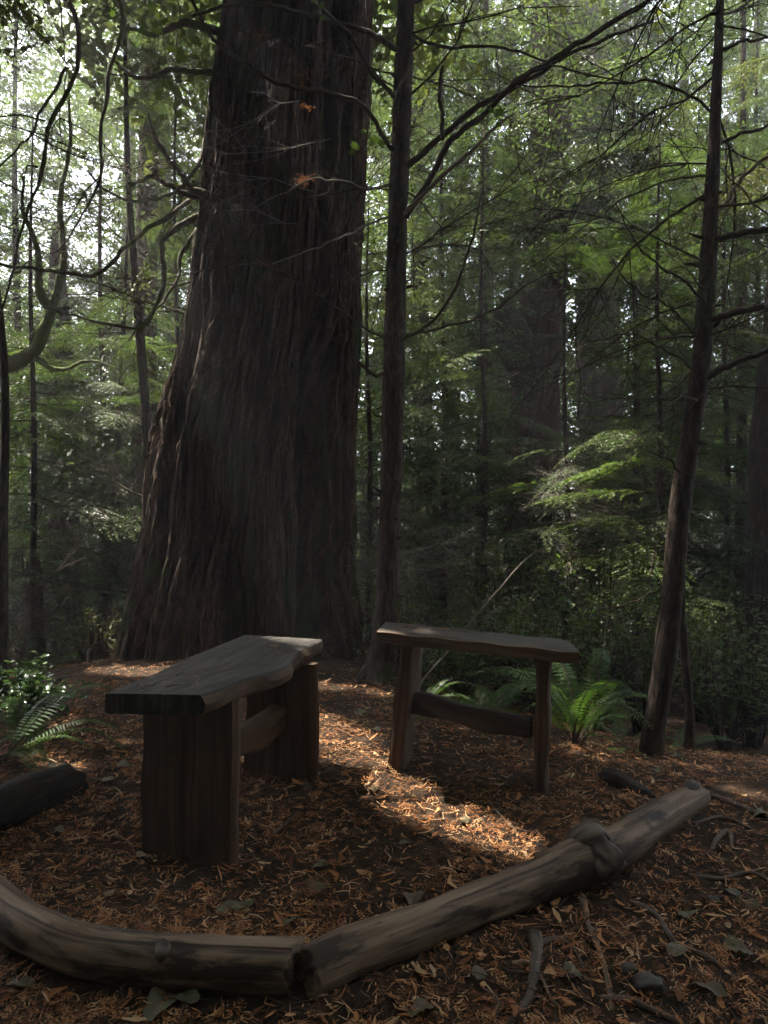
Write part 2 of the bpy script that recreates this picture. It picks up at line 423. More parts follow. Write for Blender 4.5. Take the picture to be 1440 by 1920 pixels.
def bough_mesh(name, L, nside, llen, lw, space, droop, hang, ratio, seed, leaf, stem=.010, rise=.1, twigr=.0022):
    r = np.random.default_rng(seed)
    ax, tw, B, D, S, LN = bough_arrays(L, nside, llen, lw, space, droop, hang, ratio, r, rise)
    mb = MB()
    tube(mb, ax(np.linspace(-.05, 1, 12)), np.linspace(stem, stem*.2, 12), 5, None, 0)
    for p0, q in tw:
        ii = np.linspace(0, len(q)-1, 4).astype(int)
        tube(mb, np.vstack([p0, q[ii]]), np.linspace(twigr, twigr*.4, 5), 3, None, 0, cap=False)
    leaflets(mb, B, D, S, LN, np.minimum(LN*.5, lw)*np.ones(len(LN)), 1)
    return mb.mesh(name, [M['twig'], M[leaf]], None, False)
BO = {}
BO['hem'] = [bough_mesh('hemlock_bough', 1.5, 26, .062, .0085, .021, .28, .22, .36, 10+k, 'hemlock', rise=.12) for k in range(4)]
BO['hemfar'] = [bough_mesh('hemlock_bough', 1.8, 18, .12, .016, .042, .30, .25, .36, 20+k, 'hemlock', stem=.014) for k in range(4)]
BO['ced'] = [bough_mesh('cedar_bough', 1.7, 20, .085, .011, .028, .55, .75, .30, 30+k, 'cedarleaf', rise=.05) for k in range(3)]
BO['cedfar'] = [bough_mesh('cedar_bough', 2.0, 16, .14, .019, .05, .55, .8, .30, 40+k, 'cedarleaf', stem=.014, rise=.05) for k in range(3)]
BO['lit'] = [bough_mesh('hemlock_bough', 1.4, 24, .06, .008, .021, .22, .14, .38, 50+k, 'bright', rise=.1) for k in range(2)]  # brighter needle copy: sunlight put into the hemlock colour

def bare_mesh(seed, L=1.2, mat_='twig', dens=9, r0=.007):
    r = np.random.default_rng(seed); mb = MB()
    def rec(p, d, l, rad, lev):
        n = 7; pts = [p]; dd = d.copy()
        for k in range(n-1):
            dd = norm(dd+r.normal(0, .16, 3)+np.array([0, 0, -.05+.03*lev])); pts.append(pts[-1]+dd*l/(n-1))
        pts = np.array(pts)
        tube(mb, pts, np.linspace(rad, rad*.3, n), 4 if lev < 2 else 3, None, 0, cap=False)
        if lev < 3:
            for k in range(dens if lev == 0 else (5 if lev == 1 else 3)):
                i = r.integers(1, n-1); s = norm(r.normal(0, 1, 3)*np.array([1, 1, .5]))
                dn = norm((pts[i+1]-pts[i])/np.linalg.norm(pts[i+1]-pts[i])+s*.95)
                rec(pts[i], dn, l*r.uniform(.3, .6), rad*.5, lev+1)
    rec(np.zeros(3), np.array([1, 0, .1]), L, r0, 0)
    return mb.mesh('dead_branch', [M[mat_]])
BO['bare'] = [bare_mesh(60+k) for k in range(4)]
BO['pale'] = [bare_mesh(70+k, 1.0, 'paletwig', 8, .005) for k in range(2)]

def put(mesh, name, root, pos, az, tilt, sc, roll=0, beamr=.35, force=False):
    """hang a shared bough on a tree; left out where a cut sun gap runs"""
    rot = Matrix.Rotation(az, 4, 'Z') @ Matrix.Rotation(-tilt, 4, 'Y') @ Matrix.Rotation(roll, 4, 'X')
    if not force:
        pts = np.array([np.array(pos)+np.array((rot @ Vector((f_*sc*1.5, 0, -.1*f_)))[:]) for f_ in (.25, .6, .95)])
        if in_beam(pts, beamr*sc*.45).any(): return None
    if name == 'bough' and not force:
        q = pts[1]; qx, qy = 720+F*q[0]/max(q[1], .1), 990-F*(q[2]-CAMZ)/max(q[1], .1)
        if 930 < qx < 1180 and 540 < qy < 800 and q[1] < 11: return None       # the stand is open here
    o = link(name, mesh, root)
    o.matrix_basis = Matrix.Translation(Vector(pos)-Vector(root.location)) @ rot @ Matrix.Scale(sc, 4)
    return o

# ---------------------------------------------------------------- trees
def trunk_path(spec, Yd, up=None):
    """spec rows: photo x, photo y, width in photo pixels"""
    pts = []; rad = []
    for px, py, wd in spec:
        pts.append(P(px, py, Yd)); rad.append(wd/F*Yd/2)
    return np.array(pts), np.array(rad)
def tree(name, spec, Yd, label, bark='bark', kinds=None, nb=0, zr=(1, 8), sc=(.7, 1.2), group=None, sides=14, top=None, bare=0, bzr=(.4, 4), cat='tree', tilt=(-.5, .1), bump=.12, ridge=0, seed=0, flare=1.5, azr=None):
    p, rd = trunk_path(spec, Yd)
    g = gz(p[0, 0], p[0, 1])
    base = np.array([p[0, 0], p[0, 1], g])
    o = np.argsort(p[:, 2]); p, rd = p[o], rd[o]
    if p[0, 2] > g-.1:
        p = np.vstack([[p[0, 0], p[0, 1], g-.15], [p[0, 0], p[0, 1], g+.12], p]) if p[0, 2] > g+.3 else np.vstack([[p[0, 0], p[0, 1], g-.15], p])
        rd = np.r_[[rd[0]*flare, rd[0]*1.15][:len(p)-len(rd)], rd]
    if top and top > p[-1, 2]:
        d = (p[-1]-p[-2])/max(p[-1, 2]-p[-2, 2], .01); p = np.vstack([p, p[-1]+d*(top-p[-1, 2])*.6, p[-1]+d*(top-p[-1, 2])]); rd = np.r_[rd, rd[-1]*.6, rd[-1]*.2]
    root = thing(name, base, label, cat, group)
    mb = MB(); tube(mb, p, rd, sides, max(24, int((p[-1, 2]-p[0, 2])*(10 if Yd < 8 else 4))), 0, bump, 10, seed, True, 1, 0, ridge)
    part('trunk', mb, [M[bark]], root)
    r = random.Random(seed*13+5)
    nb = int(nb*1.9)
    for k in range(nb):
        z = zr[0]+(zr[1]-zr[0])*((k+r.random())/nb)
        c = np.array([np.interp(z, p[:, 2], p[:, j]) for j in range(3)]); c[2] = z
        az = k*2.4+r.uniform(-.5, .5) if azr is None else r.uniform(*azr)
        kd = r.choice(kinds); me = r.choice(BO[kd])
        taper = 1-.55*max(0, (z-zr[0])/(zr[1]-zr[0]+.01))
        put(me, 'bough', root, c, az, r.uniform(*tilt), r.uniform(*sc)*taper, r.uniform(-.3, .3))
    for k in range(bare):
        z = r.uniform(*bzr)
        c = np.array([np.interp(z, p[:, 2], p[:, j]) for j in range(3)]); c[2] = z
        put(r.choice(BO['bare']), 'dead_branch', root, c, r.uniform(0, 6.28), r.uniform(-.4, .35), r.uniform(.5, 1.2), r.uniform(0, 6.28), force=True)
    return root, p, rd
def limb(root, rows, matn='limb', w0=14, w1=4, sides=7, bump=.2, seed=0, name='limb', n=None, kink=.005):
    """rows: photo x, photo y, distance"""
    p = np.array([P(*r_) for r_ in rows]); k = len(p)
    rad = np.linspace(w0, w1, k)/F*p[:, 1]/2
    pr = spline(np.c_[p, rad], n or k*7); m_ = len(pr); rr_ = np.random.default_rng(seed+977)
    wk = np.cumsum(rr_.normal(0, 1, (m_, 3)), 0); wk -= np.linspace(0, 1, m_)[:, None]*wk[-1]
    pr[:, :3] += wk*kink*np.sin(np.linspace(0, np.pi, m_))[:, None]**.5; p, rad, n = pr[:, :3], pr[:, 3], m_
    mb = MB(); tube(mb, p, rad, sides, n or k*7, 0, bump, 22, seed)
    return part(name, mb, [M[matn]], root)

# the giant red cedar ------------------------------------------------------
YC = 6.0
cl = np.array([(205, 1330), (232, 1270), (262, 1120), (290, 1000), (300, 850), (318, 750), (345, 650), (370, 500), (385, 400), (390, 330), (400, 200), (425, 0), (440, -400), (470, -1200), (500, -2200)], float)
cr = np.array([(690, 1330), (662, 1220), (652, 1100), (650, 1000), (655, 800), (672, 620), (670, 500), (675, 300), (690, 100), (692, 0), (690, -400), (670, -1200), (640, -2200)], float)
NU, NZ = 460, 560
zz = np.concatenate([np.linspace(-.25, 5.3, int(NZ*.88)), np.linspace(5.4, 14, NZ-int(NZ*.88))])
pyz = 990-(zz-CAMZ)*F/YC
lx = np.interp(pyz, cl[::-1, 1], cl[::-1, 0]); rx = np.interp(pyz, cr[::-1, 1], cr[::-1, 0])
lX = (lx-720)/F*YC; rX = (rx-720)/F*YC
ss = np.convolve(np.pad(lX, 12, 'edge'), np.ones(25)/25, 'valid'); lX = ss
ss = np.convolve(np.pad(rX, 12, 'edge'), np.ones(25)/25, 'valid'); rX = ss
cx = (lX+rX)/2; hw = (rX-lX)/2
ph = np.concatenate([np.linspace(-.15, math.pi+.15, int(NU*.74), endpoint=False), np.linspace(math.pi+.15, 2*math.pi-.15, NU-int(NU*.74), endpoint=False)])
PH, ZZ = np.meshgrid(ph, zz, indexing='ij')
u = PH*.65                                     # metres along the girth
HW = hw[None]; flarez = np.clip(1-(ZZ-.0)/2.2, 0, 1)
wob = .10*np.sin(ZZ*1.7+PH*2)+.05*np.sin(ZZ*4.1+PH*5)+.16*(fbm2(PH*1.6+3, ZZ*.9+8, 3, 31)-.45)
knot = np.exp(-(((PH-1.02)/.16)**2+((ZZ-2.02)/.16)**2))
uu = u+wob*.5+knot*.12*np.sin(ZZ*16)
rg = lambda a, bb, s: 1-np.abs(2*vnoise2(a, bb, s)-1)
disp = .12*(fbm2(uu*3.2, ZZ*.22, 2, 11)-.4)*(1+1.0*flarez)
def strands(f_, wand, zs, sd):                  # rounded fibrous strands with narrow deep furrows between
    w_ = uu*f_+wand*fbm2(uu*f_*.22, ZZ*zs, 3, sd)
    return np.sqrt(np.abs(np.sin(np.pi*w_))+1e-4)*(.55+.45*vnoise2(np.floor(w_)*7.3, ZZ*zs*1.5, sd+9))
disp += .15*(strands(6.5, 1.9, .4, 12)-.62)*(.65+.5*flarez)
disp += .06*(strands(17, 2.4, .8, 13)-.62)
disp += .030*(strands(40, 3.2, 1.7, 14)-.62)+.012*(vnoise2(uu*95, ZZ*7, 15)-.5)
disp += .05*knot
def groove(c0, c1, z0, z1, wd, dp):
    c = c0+(c1-c0)*np.clip((ZZ-z0)/(z1-z0), 0, 1)
    win = 1/(1+np.exp(-(ZZ-z0)*5))/(1+np.exp((ZZ-z1)*5))
    return -dp*win*np.exp(-((PH-c)/wd)**2)
disp += groove(.66, .86, -.6, 2.6, .20, .34)+groove(1.35, 1.55, -.6, 1.2, .16, .12)+groove(2.45, 2.30, -.6, 2.2, .10, .13)+groove(2.75, 2.62, -.4, 1.6, .07, .10)+groove(.95, .8, 2.6, 7, .10, .07)+groove(1.9, 1.8, .2, 4.5, .12, .06)
rr = HW+.012+disp*np.clip(.4+HW, .6, 1.3)
vx = cx[None]+rr*np.cos(PH); vy = YC-.85*rr*np.sin(PH)
mb = MB(); i, j = np.meshgrid(np.arange(NU), np.arange(NZ-1), indexing='ij'); i2 = (i+1) % NU
mb.add(np.stack([vx, vy, ZZ], -1), np.stack([i*NZ+j, i*NZ+j+1, i2*NZ+j+1, i2*NZ+j], -1).reshape(-1, 4), None, 0,
       np.stack([np.cos(PH)*HW, np.sin(PH)*HW, ZZ], -1).reshape(-1, 3))
cedar = thing('giant_cedar_tree', (cx[0], YC, .1), 'massive old cedar with deeply furrowed bark towering behind the left bench', 'tree')
part('trunk', mb, [M['cedar']], cedar)
mb = MB(); r = np.random.default_rng(33)                 # loose fibrous strips peeling from the bark
vxyz = np.stack([vx, vy, ZZ], -1); ncol = int(NU*.74)
for k in range(900):
    i_ = r.integers(6, ncol-6); j_ = r.integers(4, int(NZ*.88)-70); m_ = int(r.integers(10, 60)); sh = r.integers(-2, 3)
    nn = 6; jj = np.linspace(j_, j_+m_, nn).astype(int); ii = i_+np.round(np.linspace(0, sh, nn)).astype(int)
    q = vxyz[ii, jj].copy(); ax_ = np.stack([cx[jj], np.full(nn, YC), zz[jj]], -1); out = norm(q-ax_); tn = norm(np.cross(out, [0, 0, 1.]))
    lift = r.uniform(.004, .012)+r.uniform(0, .035)*np.linspace(1, 0, nn)**2*(r.random() < .5)
    w_ = (r.uniform(.003, .012)*np.array([.3, .9, 1, 1, .8, .3]))[:, None]; q = q+out*np.reshape(lift, (-1, 1))
    a_, b_ = q-tn*w_, q+tn*w_+out*r.normal(0, .004)
    v = np.empty((nn*2, 3)); v[0::2] = a_; v[1::2] = b_
    mb.add(v, [[2*e, 2*e+1, 2*e+3, 2*e+2] for e in range(nn-1)], None, 0, np.c_[v[:, :2]*.3+r.uniform(0, 9, 2), v[:, 2:]])
tag(part('bark_strips', mb, [M['cedar']], cedar), None, None, None, 'stuff')
for k, (rows, a, bb) in enumerate([
    ([(402, 372, 5.75), (350, 352, 5.6), (325, 315, 5.45), (296, 270, 5.4), (280, 225, 5.3), (278, 212, 5.3)], 22, 7),
    ([(398, 368, 5.75), (345, 362, 5.6), (318, 345, 5.5), (290, 336, 5.4), (262, 340, 5.35), (245, 352, 5.3)], 18, 6),
    ([(385, 262, 5.8), (372, 310, 5.6), (345, 348, 5.5), (300, 372, 5.3), (245, 378, 5.2), (190, 352, 5.0), (165, 320, 5.0)], 11, 8),
    ([(355, 376, 5.7), (300, 420, 5.4), (250, 455, 5.2), (210, 490, 5.0), (165, 518, 4.9), (100, 508, 4.8), (0, 495, 4.6), (-60, 485, 4.5)], 13, 10),
    ([(385, 398, 5.75), (330, 425, 5.6), (295, 455, 5.5), (300, 520, 5.4), (292, 560, 5.35), (265, 608, 5.3), (225, 612, 5.2), (180, 604, 5.1)], 17, 8),
    ([(385, 515, 5.75), (340, 528, 5.6), (295, 524, 5.5), (255, 520, 5.4)], 6, 3),
    ([(370, 430, 5.8), (345, 480, 5.7), (335, 530, 5.6), (300, 575, 5.5), (240, 640, 5.4)], 12, 5),
    ([(420, 60, 5.8), (350, 40, 5.5), (290, 60, 5.2), (220, 50, 5.0)], 26, 10),
    ([(410, 140, 5.8), (340, 130, 5.6), (260, 150, 5.4), (190, 95, 5.2)], 18, 6),
    ([(360, 590, 5.8), (320, 585, 5.7), (298, 572, 5.6)], 10, 6)]):
    limb(cedar, rows, 'limb', a*.75, bb*.5, 9, .5, k, kink=.005)
    x_, y_, d_ = rows[-2]; put(random.choice(BO['bare']), 'dead_branch', cedar, P(x_, y_, d_), random.uniform(2, 4.5), random.uniform(-.4, .4), random.uniform(.4, .8), 0, force=True)
for k in range(16):
    z = random.uniform(4.2, 10); put(random.choice(BO['ced']), 'bough', cedar, (np.interp(z, zz, cx), 6, z), random.uniform(1.2, 5.2), random.uniform(-.6, 0), random.uniform(.9, 1.5))

# the slim hemlock right of it ---------------------------------------------
slim, sp, sr = tree('slim_conifer_tree', [(712, 1262, 70), (720, 1210, 50), (726, 1100, 41), (733, 900, 40), (738, 700, 42), (742, 550, 40), (745, 430, 36), (752, 250, 36), (758, 100, 34), (764, -100, 30), (768, -500, 22)], 5.0,
    'slim straight dark trunk rising between the giant cedar and the right bench', 'bark', sides=20, top=8.5, bare=22, bzr=(2.2, 5.5), seed=2, flare=1.8, bump=.10)
for k, (rows, a, bb, mt) in enumerate([
    ([(742, 430, 5), (790, 350, 4.9), (835, 262, 4.7), (900, 205, 4.6), (970, 140, 4.4), (1060, 85, 4.2), (1200, 5, 4.0), (1300, -60, 4)], 12, 9, 'twig'),
    ([(755, 318, 5), (830, 250, 4.8), (930, 175, 4.7), (1030, 130, 4.6), (1130, 75, 4.5), (1225, 40, 4.4)], 13, 5, 'twig'),
    ([(742, 418, 5), (800, 360, 4.85), (870, 300, 4.7), (930, 240, 4.5), (962, 214, 4.4)], 10, 4, 'paletwig'),
    ([(830, 262, 4.7), (832, 200, 4.68), (828, 150, 4.66), (830, 124, 4.65)], 9, 6, 'twig'),
    ([(745, 640, 5), (800, 610, 4.8), (840, 555, 4.6), (872, 480, 4.5), (892, 420, 4.4), (902, 362, 4.4)], 7, 3, 'twig'),
    ([(755, 632, 5), (860, 600, 4.8), (930, 570, 4.7), (1010, 520, 4.5), (1100, 500, 4.4)], 5, 2, 'twig'),
    ([(740, 405, 5), (690, 422, 4.9), (640, 440, 4.8), (590, 462, 4.75), (530, 485, 4.7), (450, 496, 4.7)], 5, 3, 'paletwig'),
    ([(742, 340, 5), (690, 350, 4.9), (640, 335, 4.8), (580, 330, 4.7), (520, 360, 4.7), (470, 395, 4.7)], 5, 2, 'paletwig'),
    ([(748, 300, 5), (690, 210, 4.8), (610, 180, 4.6), (540, 165, 4.5), (470, 130, 4.4), (400, 70, 4.3), (360, 0, 4.2)], 9, 6, 'twig'),
    ([(755, 100, 5), (700, 70, 4.8), (620, 40, 4.6), (540, 18, 4.5), (440, 10, 4.3), (360, 30, 4.2)], 12, 6, 'twig'),
    ([(752, 200, 5), (700, 140, 4.8), (650, 60, 4.6), (580, 0, 4.4)], 10, 6, 'twig'),
    ([(735, 690, 5), (700, 700, 4.9), (672, 680, 4.9)], 9, 6, 'twig'),
    ([(730, 800, 5), (690, 775, 4.95), (660, 770, 4.9)], 4, 2, 'twig'),
    ([(760, 60, 5), (830, 90, 4.8), (940, 85, 4.6), (1060, 130, 4.5), (1180, 155, 4.4)], 7, 3, 'twig'),
    ([(752, 350, 5), (800, 390, 4.9), (830, 430, 4.8)], 4, 2, 'twig')]):
    limb(slim, rows, mt, a, bb, 6, .15, k)
for (x, y, z_, az, sc_) in ((560, 190, 4.6, 2.6, .8), (620, 260, 4.7, 3.0, .8), (590, 360, 4.7, 3.4, .8), (560, 420, 4.7, 2.9, .6)):
    put(random.choice(BO['pale']), 'dead_branch', slim, P(x, y, z_), az, random.uniform(-.5, .4), sc_, random.uniform(0, 6), force=True)
mb = MB()
for a in range(6):
    d = np.array([math.cos(a*1.05+.4), math.sin(a*1.05+.4), 0]); b0 = sp[0]+np.array([0, 0, .25])
    q = np.array([b0+d*.03, b0+d*.12-np.array([0, 0, .09]), b0+d*.24-np.array([0, 0, .17]), b0+d*.42-np.array([0, 0, .26])])
    tube(mb, q, [.06, .05, .035, .01], 8, 14, 0, .3, 12, a)
part('root_flare', mb, [M['bark']], slim)

# the leaning young tree on the right --------------------------------------
lean, lp, lr = tree('leaning_young_tree', [(1222, 1402, 46), (1245, 1250, 41), (1262, 1100, 40), (1275, 950, 39), (1292, 830, 37), (1312, 700, 34), (1322, 600, 36), (1330, 450, 30), (1335, 350, 26), (1342, 200, 20), (1350, 0, 15), (1352, -250, 10)], 3.65,
    'thin bare tree leaning right with rough bark, right of the right bench', 'bark', sides=20, top=6, bare=26, bzr=(1.9, 4.4), seed=3, flare=1.3, bump=.14)
for k, (rows, a, bb, mt) in enumerate([
    ([(1332, 455, 3.65), (1350, 442, 3.62), (1385, 434, 3.6), (1470, 428, 3.6)], 15, 12, 'twig'),
    ([(1320, 610, 3.65), (1345, 598, 3.6), (1390, 582, 3.58), (1480, 572, 3.5)], 16, 12, 'twig'),
    ([(1310, 720, 3.65), (1350, 695, 3.6), (1400, 672, 3.55), (1480, 640, 3.5)], 14, 10, 'twig'),
    ([(1335, 405, 3.65), (1365, 365, 3.6), (1400, 325, 3.58), (1460, 280, 3.5)], 8, 7, 'paletwig'),
    ([(1340, 265, 3.65), (1365, 255, 3.7), (1440, 235, 3.7)], 9, 6, 'twig'),
    ([(1345, 100, 3.65), (1390, 85, 3.6), (1440, 70, 3.6)], 8, 5, 'twig'),
    ([(1325, 570, 3.65), (1270, 520, 3.5), (1210, 470, 3.4), (1180, 440, 3.4), (1160, 390, 3.35)], 6, 2, 'twig'),
    ([(1318, 640, 3.65), (1250, 590, 3.6), (1190, 545, 3.5), (1150, 490, 3.4)], 5, 2, 'twig'),
    ([(1310, 700, 3.65), (1240, 650, 3.6), (1170, 630, 3.5), (1100, 640, 3.45)], 4, 2, 'twig'),
    ([(1335, 330, 3.65), (1270, 330, 3.5), (1180, 370, 3.4), (1100, 420, 3.3), (1000, 500, 3.2)], 5, 2, 'twig'),
    ([(1340, 215, 3.65), (1270, 165, 3.6), (1150, 155, 3.5), (1050, 165, 3.4), (980, 160, 3.4)], 6, 3, 'twig'),
    ([(1280, 905, 3.65), (1240, 870, 3.62), (1215, 845, 3.6)], 7, 3, 'twig'),
    ([(1268, 1080, 3.65), (1200, 1120, 3.7), (1130, 1140, 3.8)], 4, 2, 'twig')]):
    limb(lean, rows, mt, a, bb, 6, .15, k+40)

for root, p_, r_, n_, sd_ in ((slim, sp, sr, 26, 1), (lean, lp, lr, 22, 2)):
    q_ = random.Random(sd_)
    for k in range(n_):
        z = q_.uniform(.5, 4.6); c = np.array([np.interp(z, p_[:, 2], p_[:, j]) for j in range(3)]); c[2] = z; ra = float(np.interp(z, p_[:, 2], r_))
        a = q_.uniform(0, 6.28); d = np.array([math.cos(a), math.sin(a), q_.uniform(-.2, .5)]); l_ = ra+q_.uniform(.01, .07); w_ = q_.uniform(.004, .011)
        mb = MB(); tube(mb, [c+d*ra*.6, c+d*(ra+.4*(l_-ra)), c+d*l_+[0, 0, q_.uniform(-.01, .01)]], [w_*1.7, w_, w_*.6], 6, 6, 0, .4, 40, k, jag=.8); part('branch_stub', mb, [M['bark']], root)
# other trees one can tell apart -------------------------------------------
tree('thin_sapling', [(1292, 1335, 16), (1285, 1240, 15), (1278, 1150, 14), (1280, 1050, 12), (1295, 900, 9), (1300, 700, 6)], 3.95, 'thin dark sapling stem close behind the leaning tree', 'bark', bare=4, bzr=(1.2, 2.4), seed=4)
tree('dark_cedar_tree', [(1452, 1345, 96), (1448, 1200, 90), (1450, 900, 84), (1462, 700, 78), (1492, 400, 74), (1540, -400, 60)], 6.2, 'dark furrowed cedar trunk cut off by the right edge of the picture', 'bark', ['ced', 'hem'], 18, (3.0, 10), (.8, 1.2), sides=40, top=13, bare=8, ridge=.16, seed=5)
tree('burled_cedar_tree', [(985, 1120, 108), (990, 1000, 96), (995, 850, 92), (1005, 700, 90), (1008, 620, 92), (1020, 520, 84), (1030, 300, 76), (1040, -200, 60)], 11, 'thick reddish cedar trunk with a dark burl, seen above the right bench', 'redbark', ['cedfar'], 26, (4.6, 14), (1, 1.6), sides=36, top=17, bare=10, bzr=(1.5, 5), ridge=.34, seed=6, bump=.2)
bt = bpy.data.objects['burled_cedar_tree']
mb = MB(); tube(mb, [P(1000, 760, 10.75), P(982, 690, 10.7), P(966, 640, 10.68), P(952, 600, 10.7), P(948, 560, 10.75)], [.06, .24, .30, .26, .10], 22, 26, 0, .5, 3, 3, True, .7, 0, .2); part('burl', mb, [M['bark']], bt)
for k, rows in enumerate([[(1040, 640, 10.8), (960, 632, 10.6), (900, 640, 10.4), (850, 675, 10.2), (830, 700, 10.2)], [(1090, 620, 10.6), (1040, 632, 10.5), (1000, 628, 10.5)]]):
    limb(bt, rows, 'limb', 15, 6, 7, .2, k)
tree('grey_cedar_tree', [(1128, 1100, 92), (1126, 800, 82), (1124, 700, 80), (1122, 560, 74), (1112, 200, 66), (1100, -200, 55)], 14, 'pale grey cedar trunk far back, just right of the burled trunk', 'greybark', ['cedfar', 'hemfar'], 26, (6, 18), (1.1, 1.8), sides=36, top=21, bare=10, bzr=(3, 7), ridge=.34, seed=7, bump=.2)
tree('forest_tree', [(802, 1000, 42), (798, 880, 38), (790, 700, 36), (785, 400, 30)], 12, 'dark trunk right behind the slim straight tree, deep in the forest', 'bark', ['hemfar', 'cedfar'], 22, (3, 12), (.9, 1.4), top=14, bare=12, bzr=(.8, 4), seed=8)
tree('forest_tree', [(902, 1050, 26), (905, 850, 23), (905, 640, 20), (908, 300, 16)], 11.5, 'narrow dark trunk midway between the slim tree and the burled cedar', 'bark', ['hemfar', 'cedfar'], 18, (3, 11), (.8, 1.3), top=12, bare=12, bzr=(.8, 4.2), seed=9)
tree('forest_tree', [(262, 1150, 54), (266, 1000, 48), (270, 850, 46), (275, 500, 40)], 9.5, 'straight reddish trunk just left of the giant cedar', 'redbark', ['hemfar', 'ced'], 22, (3.4, 11), (.9, 1.3), top=13, bare=10, bzr=(.6, 3.5), ridge=.1, seed=10)
tree('forest_tree', [(290, 1060, 19), (280, 900, 18), (272, 760, 18), (262, 620, 17), (250, 480, 14), (240, 330, 11), (235, 100, 8)], 7.2, 'slender pole-like tree leaning left beside the giant cedar', 'bark', ['hem'], 12, (2.6, 6), (.5, .9), top=6.5, bare=18, bzr=(1, 5), seed=11)
tree('forest_tree', [(118, 1180, 78), (120, 1050, 66), (118, 930, 62), (112, 700, 54)], 10.5, 'broad shadowy trunk in the left background', 'bark', ['hemfar'], 14, (2.2, 4.8), (1, 1.5), top=5.2, bare=12, bzr=(.5, 3), seed=12, ridge=.2)
tree('forest_tree', [(192, 1150, 20), (205, 1060, 18), (215, 950, 16), (222, 800, 12)], 8.4, 'thin curving trunk between the broad shadowy trunk and the reddish one', 'bark', ['hem'], 8, (1.8, 4.5), (.5, .9), top=5, bare=8, bzr=(.4, 3), seed=13)
tree('forest_tree', [(1386, 1300, 24), (1388, 1100, 21), (1390, 900, 19), (1392, 500, 14)], 8.2, 'narrow trunk in the shade left of the dark cedar at the right edge', 'bark', ['hem'], 14, (2.2, 8), (.6, 1.1), top=9, bare=10, bzr=(.2, 3.5), seed=14)
tree('forest_tree', [(6, 985, 18), (10, 800, 15), (6, 650, 13), (-14, 480, 11), (-40, 200, 9)], 4.6, 'thin dark stem along the left edge of the picture', 'bark', ['hem'], 6, (3.2, 5.5), (.5, .8), top=6, bare=8, bzr=(1.2, 4), seed=15)
mossy, _, _ = tree('mossy_limbed_tree', [(-110, 1150, 150), (-100, 800, 130), (-100, 500, 110), (-100, 0, 90)], 7.4, 'old tree off the left edge with a thick mossy limb bending upwards', 'bark', ['ced'], 5, (3.6, 4.8), (.8, 1.1), sides=28, top=4.9, bare=4, seed=16)
limb(mossy, [(-95, 735, 7.35), (-45, 712, 7.2), (0, 692, 7.1), (40, 680, 7.0), (72, 655, 6.95), (90, 618, 6.9), (102, 570, 6.95), (124, 500, 7.0), (118, 400, 7.1), (135, 280, 7.2), (128, 150, 7.3)], 'mosslimb', 38, 4, 16, .4, 3)
limb(mossy, [(98, 585, 6.95), (75, 545, 6.9), (70, 480, 6.8), (40, 400, 6.8), (45, 330, 6.8)], 'mosslimb', 20, 4, 10, .3, 4)
limb(mossy, [(60, 668, 7.0), (110, 690, 6.9), (160, 672, 6.8), (220, 690, 6.7)], 'mosslimb', 12, 3, 8, .3, 5)
for k in range(5): put(random.choice(BO['bare']), 'dead_branch', mossy, P(random.uniform(70, 125), random.uniform(380, 660), 7), random.uniform(0, 6), random.uniform(-.3, .6), .9, 0, force=True)

hung, _, _ = tree('overhanging_cedar_tree', [(-330, 1500, 150), (-320, 900, 130), (-310, 300, 110)], 4.3, 'cedar just outside the left edge whose mossy limbs hang into the picture', 'cedar', ['ced'], 10, (4.0, 8), (1, 1.4), sides=28, top=9, seed=17)
for k, (rows, a, bb) in enumerate([
    ([(-200, -60, 4.3), (20, -80, 4.25), (120, 20, 4.2), (128, 130, 4.15), (85, 220, 4.1), (68, 320, 4.05), (50, 430, 4.0), (26, 530, 4.0), (-6, 605, 4.0)], 26, 9),
    ([(-100, -200, 4.4), (120, -140, 4.4), (225, 20, 4.4), (212, 140, 4.4), (192, 240, 4.4), (180, 330, 4.4), (158, 405, 4.35), (112, 468, 4.3), (88, 480, 4.3)], 24, 6),
    ([(120, 120, 4.2), (85, 190, 4.1), (50, 250, 4.0), (0, 308, 3.9), (-40, 330, 3.9)], 13, 9),
    ([(65, 315, 4.05), (45, 312, 4.0), (42, 360, 4.0), (30, 420, 4.0), (0, 440, 3.95)], 8, 4),
    ([(110, 0, 4.3), (118, 120, 4.3), (112, 220, 4.25), (116, 290, 4.2)], 6, 3)]):
    rows = [(x_+random.uniform(-7, 7), y_+random.uniform(-7, 7), d_) for x_, y_, d_ in rows]
    limb(hung, rows, 'limb', a*.45, bb*.4, 9, .5, k+60, kink=.005)
    for q in range(3):
        x_, y_, d_ = rows[random.randint(2, len(rows)-2)]
        put(random.choice(BO['bare']), 'dead_branch', hung, P(x_, y_, d_), random.uniform(0, 6.28), random.uniform(-.5, .3), random.uniform(.35, .7), random.uniform(0, 6), force=True)
for k in range(4):
    put(random.choice(BO['ced']), 'bough', hung, P(random.uniform(-120, 210), random.uniform(-200, 20), random.uniform(4, 4.8)), random.uniform(-1.2, 1.2), random.uniform(-.9, -.3), random.uniform(.45, .8), 0, .12)

